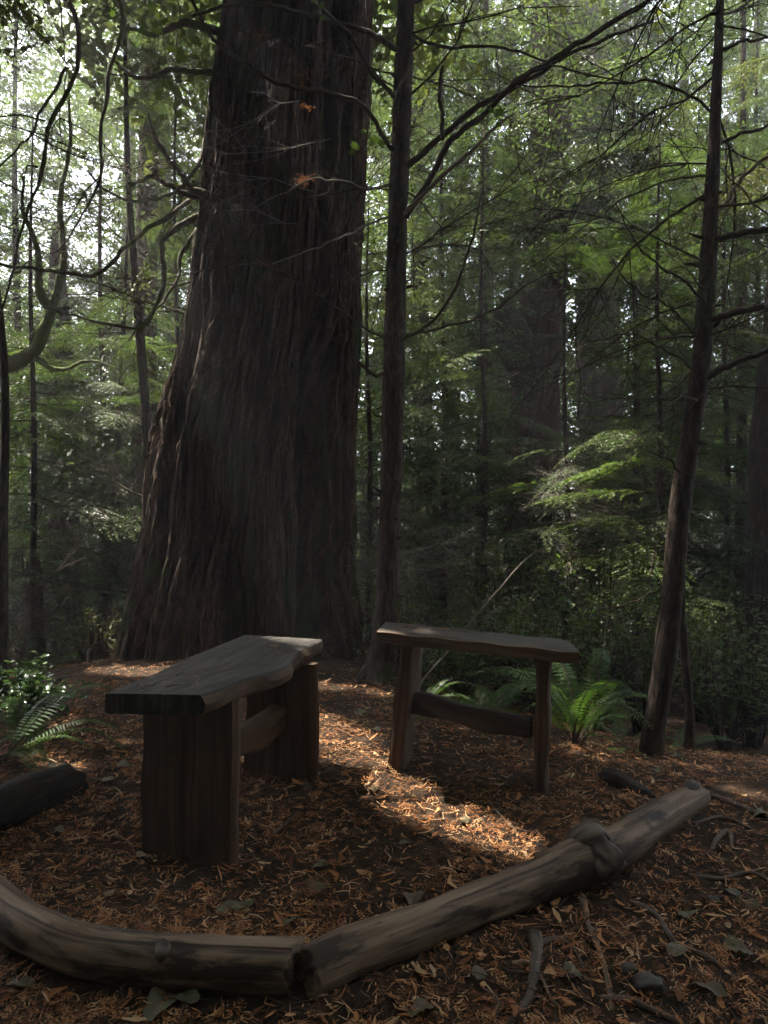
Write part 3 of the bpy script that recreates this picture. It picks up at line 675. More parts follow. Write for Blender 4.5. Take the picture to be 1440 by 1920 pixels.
# young understorey hemlocks ------------------------------------------------
for k, (px, Yd, wd, h, nb, kd, lab) in enumerate([
    (1235, 6.9, 10, 4.6, 30, ['hem', 'lit'], 'young hemlock with bright layered boughs behind the leaning tree'),
    (1060, 7.6, 9, 4.0, 24, ['hem', 'lit'], 'young hemlock with flat green sprays right of the burled trunk base'),
    (905, 8.4, 9, 5.4, 30, ['hem'], 'young hemlock in the gap above the left end of the right bench'),
    (1360, 7.4, 9, 5.0, 28, ['hem'], 'dim young hemlock between the leaning tree and the right edge'),
    (690, 9.0, 8, 5.0, 24, ['hem'], 'young hemlock half hidden by the giant cedar and the slim trunk'),
    (60, 7.8, 9, 5.2, 26, ['hem', 'lit'], 'sunlit young hemlock under the mossy limb at the left'),
    (190, 8.8, 9, 6.0, 30, ['hem', 'lit'], 'sunlit young hemlock filling the gap left of the giant cedar'),
    (330, 8.2, 8, 6.4, 26, ['hem', 'lit'], 'young hemlock right against the left side of the giant cedar'),
    (830, 10.2, 10, 7.5, 34, ['hemfar', 'hem'], 'taller young hemlock behind the narrow dark trunks'),
    (1190, 9.8, 10, 8.0, 36, ['hemfar', 'hem'], 'taller young hemlock in front of the pale grey cedar'),
    (1420, 10.2, 10, 8.5, 34, ['hemfar', 'hem'], 'tall feathery hemlock in the upper right corner'),
    (960, 12.5, 12, 9.5, 36, ['hemfar'], 'tall feathery hemlock left of the burled cedar crown'),
    (30, 11.5, 12, 9.5, 34, ['hemfar'], 'tall hazy hemlock in the upper left background')]):
    base = 990+(CAMZ-gz((px-720)/F*Yd, Yd))*F/Yd
    top = 990-(h-CAMZ)*F/Yd
    tree('young_hemlock', [(px, base-10, wd*1.6), (px+4, base*.6+top*.4, wd*1.2), (px-3, base*.3+top*.7, wd*.8), (px+2, top, wd*.3)], Yd, lab, 'bark', kd, nb, (.35, h), (.75, 1.2), bare=5, bzr=(.3, 2.5), tilt=(-.28, .12), seed=80+k)

# stumps ---------------------------------------------------------------------
def stump(px, pb, pt, wd, Yd, label, seed, bark='bark'):
    c = P(px, pb, Yd); g_ = gz(c[0], Yd); root = thing('tree_stump', (c[0], Yd, g_), label, 'stump')
    r0 = wd/F*Yd/2; zt = P(px, pt, Yd)[2]
    mb = MB(); tube(mb, [(c[0], Yd, g_-.2), (c[0], Yd, g_+.1), (c[0]+.02, Yd, (g_+zt)/2), (c[0], Yd, zt)], [r0*1.35, r0*1.1, r0, r0*.92], 20, 26, 0, .25, 6, seed, True, 1, 0, .2)
    part('trunk', mb, [M[bark]], root)
    mb = MB(); r = np.random.default_rng(seed)
    for k in range(9):
        a = r.uniform(0, 6.28); q = np.array([c[0]+math.cos(a)*r0*.7, Yd+math.sin(a)*r0*.7, zt-.06]); tube(mb, [q, q+[0, 0, r.uniform(.1, .25)]], [r0*.22, r0*.03], 4, 3)
    part('splinters', mb, [M[bark]], root)
stump(58, 1180, 1065, 44, 8.6, 'short broken stump in the left background undergrowth', 1)
stump(182, 1290, 1205, 34, 6.2, 'small rotten stump just left of the giant cedar root', 2)
stump(360, 1180, 1090, 40, 8.0, 'rotten stump hidden behind the giant cedar left root', 3) if False else None

# distant trunks --------------------------------------------------------------
r = random.Random(5)
for px, Yd, rad, lab in ((222, 18, .18, 'far straight trunk between the thin curving trunk and the reddish one'), (338, 17, .17, 'far trunk peeping past the left flank of the giant cedar'),
        (700, 17, .2, 'far trunk in the slot between giant cedar and slim trunk'), (852, 16, .15, 'far trunk in the middle of the gap between slim tree and burled cedar'),
        (938, 21, .22, 'far trunk close left of the burled cedar'), (1205, 17, .16, 'far trunk right of the grey cedar, above the bright hemlock'),
        (1262, 22, .22, 'far trunk just left of the leaning tree at mid height'), (1408, 16, .14, 'far trunk next to the dark cedar at the right edge')):
    x = (px-720)/F*Yd; g_ = gz(x, Yd)
    root = thing('distant_tree', (x, Yd, g_), lab, 'tree', 'far trunks in the forest behind')
    mb = MB(); tube(mb, [(x, Yd, g_-.3), (x+r.uniform(-.1, .1), Yd, 3), (x+r.uniform(-.5, .5), Yd, 8), (x+r.uniform(-.5, .5), Yd, 12), (x+r.uniform(-.6, .6), Yd, 18)], [rad*1.25, rad, rad*.85, rad*.7, rad*.3], 12, 40, 0, .22, 3, int(px))
    part('trunk', mb, [M['bark']], root)
    for q in range(5): put(r.choice(BO['bare']), 'dead_branch', root, (x, Yd, r.uniform(1, 8)), r.uniform(0, 6.28), r.uniform(-.4, .3), r.uniform(1, 1.8), 0, force=True)

# far wood and added shade canopy: masses of foliage nobody could count ---------------
def foliage_mass(name, label, count, pos_fn, leaf, Lr, nside, llen, lw, space, nt, seed, tiltr=(-.5, .1), carve=True):
    r = np.random.default_rng(seed); T = []
    for k in range(nt):
        _, _, B, D, S, LN = bough_arrays(1.0, nside, llen, lw, space, .35, .3, .38, r)
        T.append((B, D, S, LN))
    mb = MB()
    for k in range(count):
        p = pos_fn(r)
        if p is None: continue
        B, D, S, LN = T[r.integers(nt)]
        m_ = np.array((Matrix.Rotation(r.uniform(0, 6.28), 3, 'Z') @ Matrix.Rotation(-r.uniform(*tiltr), 3, 'Y') @ Matrix.Rotation(r.uniform(-.4, .4), 3, 'X')))
        s = r.uniform(*Lr)
        B2 = B@m_.T*s+p; D2 = D@m_.T; S2 = S@m_.T
        keep = np.ones(len(B2), bool)
        if carve:
            ib = near_beams(p, s*1.05)
            if len(ib): keep = ~in_beam(B2+D2*(LN*s*.5)[:, None], 0, ib)
        leaflets(mb, B2[keep], D2[keep], S2[keep], LN[keep]*s, np.full(keep.sum(), lw*s), 0)
    o = link(name, mb.mesh(name, [M[leaf]], None, False))
    return tag(o, label, 'foliage', None, 'stuff')
def sparse(r, px, py):                            # where the sky shows through
    if px > 780 and py < 480 and vnoise2(px/120+9, py/100+4, 8) > .6 and r.random() < .6: return True
    if px < 280 and py < 480 and r.random() < (.55 if px < 170 else .25): return True
    return False
def far_pos(r):
    px = r.uniform(-250, 1700)
    if r.random() < .46:                         # the shaded lower storey
        Yd = r.uniform(15, 34); return np.array([(px-720)/F*Yd, Yd, r.uniform(-.8, 1.6+Yd*.25)])
    Yd = r.uniform(14, 30); x = (px-720)/F*Yd
    z = 1.5+(6+Yd*.45)*r.random()**1.05
    return None if sparse(r, px, 990-(z-CAMZ)*F/Yd) else np.array([x, Yd, z])
def mid_pos(r):
    px = r.uniform(-200, 1650); Yd = r.uniform(8.2, 14.5); x = (px-720)/F*Yd
    if 420 < px < 650: return None
    z = -.4+(2+Yd*.72)*r.random()
    py = 990-(z-CAMZ)*F/Yd
    if 940 < px < 1165 and 520 < py < 900: return None
    return None if sparse(r, px, py) else np.array([x, Yd, z])
foliage_mass('distant_forest', 'dim green wall of forest foliage far behind the trees', 4700, far_pos, 'hemlock', (1.5, 2.6), 6, .13, .026, .066, 8, 101)
foliage_mass('middle_forest', 'soft screen of fine conifer sprays between the forest trunks', 2700, mid_pos, 'hemlock', (1.0, 1.8), 8, .09, .010, .042, 8, 104)

def canopy_pos(r):
    # crowns added to shade the clearing: up the line towards the sun, and overhead
    if r.random() < .6:
        q = np.array([r.uniform(-3.4, 3.2), r.uniform(-.5, 5.6), 0]); h = r.uniform(5.5, 11)
        return q+SV/SV[2]*h
    a = r.uniform(0, 6.28); d = 9*math.sqrt(r.random())
    p = np.array([math.sin(a)*d, -2+math.cos(a)*d, r.uniform(5.5, 10)])
    if p[1] > 3.5: return None
    return p
foliage_mass('shade_canopy', 'added evergreen canopy overhead, cut to shade and dapple the clearing', 1800, canopy_pos, 'cedarleaf', (1.3, 2.2), 7, .12, .02, .058, 8, 102)
def back_pos(r):  # foliage out of view, thickened to keep sky light off the foreground
    a = r.uniform(R(70), R(290)); d = r.uniform(5, 14)
    return np.array([math.sin(a)*d, math.cos(a)*d, r.uniform(-.2, 11)])
foliage_mass('shading_forest', 'unseen forest foliage added around the viewpoint to darken the clearing', 1300, back_pos, 'hemlock', (2.2, 3.6), 6, .18, .06, .10, 6, 103, carve=False)

# ---------------------------------------------------------------- benches
def plank_loop(c, u, v, wu, wv, bev=.008):
    pts = []
    for su, sv, k in ((-1, -1, 0), (1, -1, 1), (1, 1, 2), (-1, 1, 3)):
        a = (su*(wu-bev), sv*wv); b_ = (su*wu, sv*(wv-bev))
        pts += [b_, a] if k in (0, 2) else [a, b_]
    return np.array([c+u*x_+v*y_ for x_, y_ in pts])
# left bench
bench = thing('plank_bench', (-.55, 2.8, 0.0), 'long heavy plank bench with a wavy live edge standing before the giant cedar', 'bench')
NL = 60; ts = np.linspace(0, 1, NL)
nl = Gz(200, 1300, .53); nr = Gz(376, 1303, .53); fl = Gz(458, 1190, .53); fr = Gz(603, 1199, .53)
# live right edge through points read off the photo
er = spline(np.array([nr, Gz(415, 1291, .53), Gz(455, 1274, .53), Gz(500, 1262, .53), Gz(535, 1250, .53), Gz(552, 1231, .53), Gz(575, 1213, .53), fr]), NL)
el = nl+(fl-nl)*ts[:, None]+np.c_[.006*np.sin(ts*9), 0*ts, 0*ts]
loops = []
for k in range(NL):
    a, b_ = el[k], er[k]; x_ = (b_-a); wv = .004*math.sin(k*.7)+.004*math.sin(k*.29+1)
    up = np.array([0, 0, 1.]); zt = .0012*math.sin(k*.3)
    o2 = norm(x_)
    loops.append([a-up*.060, a-up*.055-o2*.005, a-up*.005-o2*.004, a+up*zt, a*.66+b_*.34+up*zt*.4, a*.33+b_*.67-up*zt*.4, b_-o2*.004+up*0, b_+o2*.004-up*.006, b_+o2*(.012+wv)-up*.028, b_+o2*(.006+wv)-up*.052, b_-o2*.012-up*.062])
mb = MB(); loft(mb, loops, ts*1.2)
part('seat', mb, [M['seat']], bench, True, 28)
seatL = bench.children[0]
em = seatL.data; em.materials.append(M['plank'])
kk = 11
for p_ in em.polygons:
    if all((vi % kk) in (7, 8, 9, 10) for vi in p_.vertices) and p_.index < (NL-1)*kk: p_.material_index = 1
axv = norm(np.array([fr[0]-nr[0]+fl[0]-nl[0], fr[1]-nr[1]+fl[1]-nl[1], 0]))
lat = np.array([axv[1], -axv[0], 0])
def leg_mesh(bl, br, zt, thick, seed):
    """upright slab; bl, br: lower front corners"""
    mb = MB(); loops = []; n = 26; al = []
    back = np.array([-(br-bl)[1], (br-bl)[0], 0]); back = norm(back)*thick
    for k in range(n):
        t_ = k/(n-1); z = (bl[2]+br[2])/2-.12+(zt-(bl[2]+br[2])/2+.12)*t_
        r_ = np.random.default_rng(seed*100+k)
        wl = .006*math.sin(k*.31+seed)+.003*math.sin(k*.8)+r_.uniform(-.001, .001); wr = .004*math.sin(k*.27+seed*2)+r_.uniform(-.0008, .0008)
        d = norm(br-bl); d[2] = 0
        a = np.array([bl[0], bl[1], z])+d*wl; b_ = np.array([br[0], br[1], z])+d*wr
        loops.append([a+d*.006, a*.5+b_*.5, b_-d*.012, b_+d*.004+back*.15, b_+d*.010+back*.5, b_+back*.9, b_-d*.012+back, a*.5+b_*.5+back, a+d*.006+back, a-d*.006+back*.5])
        al.append(z)
    loft(mb, loops, al)
    return mb
nlb, nrb = P(264, 1606, 2.53), P(428, 1640, 2.41)
part('leg', leg_mesh(nlb, nrb, .474, .075, 1), [M['plank']], bench, True, 28)
flb, frb = P(457, 1462, 3.16), P(586, 1480, 3.07)
part('leg', leg_mesh(flb, frb, .472, .07, 2), [M['plank']], bench, True, 28)
s0 = (nlb+nrb)/2+np.array([.02, .05, 0]); s1 = (flb+frb)/2+np.array([.01, .02, 0])
mb = MB(); loops = []; al = []
for k in range(16):
    t_ = k/15; c = s0+(s1-s0)*t_; c[2] = .245+.012*math.sin(k*.5)
    loops.append(plank_loop(c, lat, np.array([0, 0, 1.]), .042, .052+.004*math.sin(k*.8), .012)); al.append(t_*.7)
loft(mb, loops, al); part('stretcher', mb, [M['plank']], bench, True, 28)

# right bench
bench2 = thing('plank_bench', (.33, 3.1, .05), 'short tilted bench with splayed plank legs in front of the green fern', 'bench')
A = P(707, 1183, 3.06); B_ = P(1086, 1222, 2.86); A2 = P(724, 1165, 3.38); B2 = P(1066, 1200, 3.16)
mb = MB(); loops = []; al = []
th = np.array([0, 0, .047])
for k in range(30):
    t_ = k/29; a = A+(B_-A)*t_; b_ = A2+(B2-A2)*t_; w_ = np.array([0, .004*math.sin(k*.7), .0025*math.sin(k*.9)])
    a = a+w_; b_ = b_-w_; dn = norm(b_-a)
    loops.append([a-th+dn*.004, a-th*.92-dn*.002, a-th*.1-dn*.003, a+dn*.006, a*.6+b_*.4+np.array([0, 0, .0015*math.sin(k*1.3)]), b_-dn*.006, b_-th*.12+dn*.002, b_-th+dn*0])
    al.append(t_*.8)
loft(mb, loops, al); part('seat', mb, [M['seat']], bench2, True, 28)
em = bench2.children[0].data; em.materials.append(M['plank'])
for p_ in em.polygons:
    if all((vi % 8) in (0, 1, 2, 3) for vi in p_.vertices) and p_.index < 29*8: p_.material_index = 1
def leg2(pt, pb, wd, dep, seed):
    mb = MB(); loops = []; al = []; n = 20
    for k in range(n):
        t_ = k/(n-1); c = pb+(pt-pb)*t_; wv = .004*math.sin(k*.6+seed)
        loops.append(plank_loop(c+dep*.5, np.array([1, -.15, 0]), dep*.5, wd/2+wv, 1.0, .01) if False else
            [c-np.array([wd/2+wv, 0, 0]), c-np.array([wd/2-.012, .008, 0]), c+np.array([wd/2-.012+wv, -.008, 0]), c+np.array([wd/2+wv, .004, 0]), c+dep+np.array([wd/2+wv, 0, 0]), c+dep+np.array([0, .004, 0]), c+dep-np.array([wd/2, 0, 0])])
        al.append(c[2])
    loft(mb, loops, al); return mb
lt, lb = P(766, 1206, 3.13), on_ground(737, 1426)
lb = np.array([P(737, 1426, 3.18)[0], 3.18, gz(.03, 3.18)-.06])
part('leg', leg2(np.array([lt[0], 3.13, A[2]-.044]), lb, .062, np.array([.05, .22, 0]), 1), [M['plank']], bench2, True, 28)
rb = np.array([P(1013, 1470, 2.95)[0], 2.95, gz(.6, 2.95)-.06]); rt = np.array([P(1020, 1240, 2.94)[0], 2.94, B_[2]-.040])
part('leg', leg2(rt, rb, .060, np.array([.05, .22, 0]), 2), [M['plank']], bench2, True, 28)
mb = MB(); loops = []; al = []
c0 = np.array([.115, 3.24, .285]); c1 = np.array([.585, 3.05, .222])
ux = norm(np.array([.2, .47, 0]))
for k in range(14):
    t_ = k/13; loops.append(plank_loop(c0+(c1-c0)*t_+np.array([0, 0, .006*math.sin(k*.6)]), ux, np.array([0, 0, 1.]), .03, .042+.004*math.sin(k*.9), .01)); al.append(t_*.5)
loft(mb, loops, al); part('stretcher', mb, [M['darklog']], bench2, True, 28)

# ---------------------------------------------------------------- border logs
def logobj(name, label, pts, rad, matn, seed, n=70, sides=32, bump=.10, cat='log'):
    pts = np.array(pts); root = thing(name, (pts[len(pts)//2, 0], pts[len(pts)//2, 1], pts[:, 2].min()-.05), label, cat)
    mb = MB(); tube(mb, pts, rad, sides, n, 0, bump, 9, seed, True, 1, 0, .05, .7); part('log_trunk', mb, [M[matn]], root)
    return root
def LP(px, py, z): return Gz(px, py, z-.05)
lg1 = logobj('border_log', 'curved pale stripped log edging the clearing at the lower left', [LP(-120, 1640, .05), LP(-30, 1678, .045), LP(40, 1730, .04), LP(130, 1776, .035), LP(250, 1797, .03), LP(400, 1806, .025), LP(552, 1812, .02)],
    [.055, .058, .060, .060, .062, .063, .060], 'logwood', 1, 110, 44, .16)
kp = LP(300, 1790, .07)
mb = MB(); tube(mb, [kp+[0, .02, 0], kp-[0, .012, -.003], kp-[0, .018, -.002]], [.022, .012, .004], 12, 8, 0, .5, 40, 1); part('knot', mb, [M['darklog']], lg1)
lg2 = logobj('border_log', 'long dark-streaked log running from lower centre to the right with a knobbly fork', [LP(566, 1832, .0), LP(640, 1800, .0), LP(760, 1752, .005), LP(880, 1702, .01), LP(1000, 1655, .015), LP(1090, 1618, .02), LP(1170, 1580, .02), LP(1245, 1532, .02), LP(1308, 1500, .015)],
    [.058, .063, .064, .062, .064, .078, .068, .066, .062], 'logwood', 2, 150, 48, .22)
kc = LP(1120, 1608, .03)
mb = MB(); tube(mb, [kc+[-.05, .05, .0], kc+[-.01, .0, .02], kc+[.015, -.055, .012], kc+[.03, -.09, -.004], kc+[.034, -.095, -.01]], [.055, .062, .056, .042, .012], 30, 30, 0, .75, 26, 4, True, 1, 0, .25)
tube(mb, [kc+[-.09, -.01, .015], kc+[-.05, .0, .048], kc+[.0, .01, .058], kc+[.045, .02, .045]], [.02, .036, .034, .012], 22, 22, 0, .7, 26, 5, True, 1, 0, .2); part('branch_stub', mb, [M['darklog']], lg2)
ep = LP(1300, 1500, .02)
mb = MB(); tube(mb, [ep+[-.10, -.07, .0], ep+[-.05, -.03, .012], ep+[.0, .02, .012], ep+[.04, .035, .0]], [.03, .055, .055, .03], 30, 26, 0, .7, 22, 7, True, 1, 0, .25); part('knobbly_end', mb, [M['darklog']], lg2)
logobj('charred_log', 'black charred log end lying below the left fern', [LP(-110, 1560, .06), LP(-20, 1530, .07), LP(70, 1492, .075), LP(140, 1465, .075)], [.085, .088, .085, .078], 'char', 3, 40, 26, .25)

# slab of wood by the right bench, stones
def rock(px, py, sx, sy, sz, label, seed, name='stone', cat='stone', mt='stone', rot=0.0, tilt=0.0):
    c = on_ground(px, py); n = 18
    a, bb = np.meshgrid(np.linspace(0, 2*np.pi, 24, endpoint=False), np.linspace(-np.pi/2, np.pi/2, 13), indexing='ij')
    ca, sa, cb, sb = np.cos(a), np.sin(a), np.cos(bb), np.sin(bb)
    sg = lambda v_: np.sign(v_)*np.abs(v_)**.75
    f_ = 1+.9*(fbm2(ca*cb*1.6+seed*7+3, sb*1.6+sa*cb*1.3+5, 3, seed)-.45)
    v = np.stack([sx*sg(ca)*sg(cb)*f_, sy*sg(sa)*sg(cb)*f_, sz*sg(sb)*f_], -1)
    rm = np.array(Matrix.Rotation(rot, 3, 'Z') @ Matrix.Rotation(tilt, 3, 'Y'))
    v = v@rm.T+c+[0, 0, sz*.15]
    i, j = np.meshgrid(np.arange(24), np.arange(12), indexing='ij'); i2 = (i+1) % 24
    mb = MB(); mb.add(v, np.stack([i*13+j, i2*13+j, i2*13+j+1, i*13+j+1], -1).reshape(-1, 4), None, 0, v.reshape(-1, 3))
    o = link(name, mb.mesh(name, [M[mt]], c), None, tuple(c)); return tag(o, label, cat)
rock(1180, 1478, .13, .04, .04, 'dark wedge of broken wood beside the right bench', 1, 'wood_slab', 'wood slab', 'char', -.9, .25)
rock(1215, 1850, .040, .034, .024, 'largest dark grey stone near the lower right corner', 2)
rock(1178, 1818, .022, .02, .014, 'small stone touching the largest one at lower right', 3)
rock(578, 1480, .018, .016, .02, 'small pale stone at the far leg of the left bench', 4)
rock(660, 1335+20, .02, .02, .012, 'flat little stone in the litter between the benches', 5)
rock(1335, 1690, .02, .018, .013, 'small stone right of the long dark-streaked log', 6)

# exposed roots
def root_obj(rows, w0, w1, label, seed, mt='darklog', lift=.005, name='exposed_root', cat='root'):
    p = np.array([on_ground(x, y)+[0, 0, lift*(1 if 0 < k < len(rows)-1 else -.5)] for k, (x, y) in enumerate(rows)])
    root = thing(name, p[0], label, cat)
    mb = MB(); tube(mb, p, np.linspace(w0, w1, len(p)), 9, len(p)*9, 0, .55, 26, seed); part('root_strand' if cat == 'root' else 'stem', mb, [M[mt]], root)
root_obj([(1090, 1680), (1105, 1740), (1128, 1800), (1140, 1850), (1148, 1895)], .011, .006, 'straight pale root running down from below the knobbly fork', 1, 'logwood')
root_obj([(1000, 1755), (1004, 1800), (998, 1850), (985, 1890), (940, 1930)], .020, .010, 'thick dark root twisting down at the bottom edge', 2)
root_obj([(960, 1806), (990, 1810), (1015, 1838), (1035, 1880), (1060, 1895)], .009, .005, 'thin pale root curling round the thick twisting one', 3, 'logwood')
root_obj([(1330, 1600), (1345, 1575), (1365, 1560), (1372, 1585), (1368, 1600)], .010, .006, 'hooked root poking up right of the long log', 4)
root_obj([(1310, 1490), (1350, 1500), (1400, 1520), (1460, 1535)], .012, .007, 'dark root lying beyond the far end of the long log', 5)
root_obj([(1300, 1545), (1360, 1535), (1420, 1560)], .008, .005, 'low dark root between the log end and the right edge', 6)
root_obj([(1120, 1870), (1180, 1880), (1240, 1905), (1290, 1925)], .012, .007, 'half buried root below the grey stones', 7)

root_obj([(1180, 1690), (1230, 1720), (1265, 1770), (1330, 1800), (1400, 1850)], .012, .006, 'long root snaking towards the lower right corner', 8)
root_obj([(1010, 1770), (1050, 1765), (1080, 1790), (1100, 1840)], .010, .005, 'short forked root beside the straight pale one', 9)
root_obj([(1290, 1640), (1350, 1650), (1410, 1640), (1460, 1660)], .010, .006, 'bare root crossing to the right edge below the hooked root', 10)
root_obj([(900, 1850), (930, 1880), (925, 1925)], .012, .008, 'stubby dark root left of the thick twisting one', 11)
# sticks
def stick(rows, w0, w1, label, seed, mt='paletwig', n=None, name='fallen_stick'):
    p = np.array([P(*q) for q in rows]); root = thing(name, p[0], label, 'stick')
    mb = MB(); tube(mb, p, np.linspace(w0, w1, len(p)), 7, len(p)*8, 0, .2, 30, seed); part('stem', mb, [M[mt]], root)
stick([(775, 1298, 3.95), (810, 1255, 3.92), (840, 1222, 3.9), (878, 1172, 3.9), (940, 1100, 3.9), (985, 1050, 3.9), (1020, 1028, 3.9), (1065, 1022, 3.95)], .006, .002, 'long thin pale stick slanting up behind the right bench', 1)
def gstick(rows, wd, label, seed, mt='paletwig'):
    stick([(x, y, on_ground(x, y)[1]-.01) for x, y in rows], wd, wd*.6, label, seed, mt)
gstick([(918, 1503), (940, 1530), (965, 1552), (995, 1560)], .0035, 'thin pale twig on the sunlit ground before the right bench', 2)
gstick([(1010, 1640), (1060, 1636), (1100, 1650)], .003, 'small twig lying on top of the long dark-streaked log', 3, 'twig')
gstick([(480, 1590), (520, 1560), (560, 1520), (575, 1480)], .006, 'dark stick on the soil beneath the left bench', 4, 'twig')

# ---------------------------------------------------------------- ferns and bushes
def frond_mesh(seed, L=1.0, npin=36, droop=.62, wmax=.13, rise=1.1, leaf='fern'):
    r = np.random.default_rng(seed); mb = MB()
    def ax(t_): return np.stack([L*(.75*t_+.12*t_*t_), .05*L*np.sin(2*t_+seed), L*(rise*t_*.75-droop*t_**2.2)], -1)
    tube(mb, ax(np.linspace(0, 1, 16)), np.linspace(.006, .0012, 16), 5, None, 0, cap=False)
    for k in range(npin):
        t_ = .14+.86*(k+.5)/npin; p = ax(np.array([t_]))[0]; tg = norm(ax(np.array([t_+.01]))[0]-p)
        wl = wmax*L*min(1, ((t_-.1)/.18))**.6*(1-t_)**.55*1.1+.006
        for s in (1, -1):
            sd = norm(np.cross(tg, [0, 0, 1.]))*s; nm = np.cross(tg, sd)*s
            d = norm(sd+tg*.28+np.array([0, 0, -.12])+r.normal(0, .05, 3)); w_ = min(.0065, wl*.09)*L+.001
            bnd = np.array([0, 0, -.18*wl])
            v = np.array([p, p+d*wl*.25+tg*w_, p+d*wl*.25-tg*w_, p+d*wl*.65+tg*w_*.75+bnd*.4, p+d*wl*.65-tg*w_*.75+bnd*.4, p+d*wl+bnd+tg*w_*.3])
            mb.add(v, [[1, 2, 4, 3]], [[0, 2, 1], [3, 4, 5]], 1)
    return mb.mesh('fern_frond', [M['twig'], M[leaf]], None, False)
FR = [frond_mesh(k) for k in range(4)]
FRUP = [frond_mesh(10+k, 1.0, 38, .95, .13, 1.85) for k in range(3)]
M['deadfrond'] = leaf_mat('dead_fern_brown', [(.07, .04, .02), (.12, .07, .035), (.17, .11, .06)], .2, (1.1, .9, .7), .7, False, .2)
FRDEAD = [frond_mesh(20+k, 1.0, 26, .8, .09, .9, 'deadfrond') for k in range(2)]
def fern(px, py, n, size, label, seed, Yd=None, name='sword_fern', az=None, tilt=(-.5, .35), fr=None):
    c = on_ground(px, py) if Yd is None else P(px, py, Yd)
    c[2] = gz(c[0], c[1]) if Yd is None else c[2]
    root = thing(name, c, label, 'fern'); r = random.Random(seed)
    for k in range(n):
        a = k*6.283/n+r.uniform(-.3, .3) if az is None else r.uniform(*az)
        put(r.choice(fr or FR), 'frond', root, c, a, r.uniform(*tilt), size*r.uniform(.55, 1.2), r.uniform(-.5, .5), force=True)
    for k in range(4): put(r.choice(FRDEAD), 'dead_frond', root, c, r.uniform(0, 6.28), r.uniform(-.75, -.3), size*r.uniform(.5, .9), r.uniform(-.6, .6), force=True)
fern(1080, 1395, 22, .55, 'large bright green fern standing up behind the right end of the right bench', 1, tilt=(-.1, .35), fr=FRUP)
fern(905, 1350, 14, .50, 'shaded fern seen through the gap under the right bench seat', 2)
fern(800, 1320, 9, .34, 'smaller fern behind the left leg of the right bench', 3)
fern(1180, 1405, 9, .36, 'low fern at the foot of the leaning tree', 4, tilt=(-.5, 0))
fern(1275, 1400, 9, .32, 'yellowish low fern right of the leaning tree foot', 5, tilt=(-.5, 0))
fern(1310, 1330, 11, .40, 'dim fern in the undergrowth between leaning tree and right edge', 6)
fern(1160, 1350, 11, .42, 'dim fern behind the bright one, left of the leaning tree', 7)
fern(0, 1432, 16, .58, 'large sword fern arching in from the left edge', 8, fr=FRUP, tilt=(-.5, .1))
fern(60, 1385, 11, .36, 'sunlit fern at the foot of the glossy shrub', 9)
fern(1400, 1345, 9, .35, 'small fern at the foot of the dark cedar by the right edge', 10)

def bush(px, py, Yd, size, nl, leaf, lw, label, seed, name='leafy_shrub', flat=.6, leng=.05):
    x = (px-720)/F*Yd; base = np.array([x, Yd, gz(x, Yd)]); c = P(px, py, Yd)
    root = thing(name, base, label, 'shrub'); r = np.random.default_rng(seed)
    mb = MB(); st = MB(); nb = max(6, nl//26); tips = []
    for k in range(nb):
        a = r.uniform(0, 6.28); rad = size*math.sqrt(r.random()); e = c+np.array([math.cos(a)*rad, math.sin(a)*rad*.8, r.uniform(-flat, flat)*size])
        mid = base*.4+e*.6+r.normal(0, .05*size, 3)
        pth = spline(np.array([base+r.normal(0, .03, 3)*[1, 1, 0], mid, e]), 10); tube(st, pth, np.linspace(.006, .0015, 10), 4, None, 0, cap=False); tips.append(pth)
    B = []; D = []
    for k in range(nl):
        pth = tips[r.integers(nb)]; i = r.integers(4, 10); B.append(pth[i]+r.normal(0, .02, 3)); D.append(norm(np.array([r.normal(), r.normal(), r.normal()*.4])))
    B = np.array(B); D = np.array(D); nrm = norm(np.stack([r.normal(0, .4, nl), r.normal(0, .4, nl), np.ones(nl)], -1)); S = norm(np.cross(D, nrm)); Up = np.cross(S, D)
    ln = leng*r.uniform(.6, 1.2, nl)[:, None]; w_ = lw*ln
    v = np.stack([B, B+D*ln*.3+S*w_*.8, B+D*ln*.3-Up*w_*.25, B+D*ln*.3-S*w_*.8, B+D*ln*.7+S*w_*.7, B+D*ln*.7-Up*w_*.25, B+D*ln*.7-S*w_*.7, B+D*ln], 1)
    o_ = (np.arange(nl)*8)[:, None]
    mb.add(v.reshape(-1, 3), np.vstack([o_+[1, 2, 5, 4], o_+[2, 3, 6, 5]]), np.vstack([o_+[0, 2, 1], o_+[0, 3, 2], o_+[4, 5, 7], o_+[5, 6, 7]]), 0)
    part('stems', st, [M['twig']], root); part('foliage', mb, [M[leaf]], root)
bush(60, 1290, 4.1, .30, 900, 'salal', .38, 'glossy leaved shrub catching the sun at the left edge', 1)
bush(150, 1400, 4.4, .22, 300, 'salal', .38, 'small glossy shrub at the left root of the giant cedar', 2)
bush(985, 1130, 5.6, .45, 900, 'hemlock', .45, 'round leaved bush in shade above the right bench seat', 3, leng=.045)
bush(1110, 1160, 5.2, .4, 700, 'hemlock', .45, 'dim leafy bush behind the large bright fern', 4, leng=.045)
bush(860, 1230, 4.9, .4, 700, 'hemlock', .45, 'low dark bush just behind the right bench', 5, leng=.045)
bush(1360, 1240, 5.2, .45, 700, 'hemlock', .45, 'dim bush under the dark cedar at the right edge', 6, leng=.045)
bush(60, 1225, 7.0, .7, 800, 'hemlock', .4, 'dark tangled bush in front of the broken stump', 7, leng=.06)
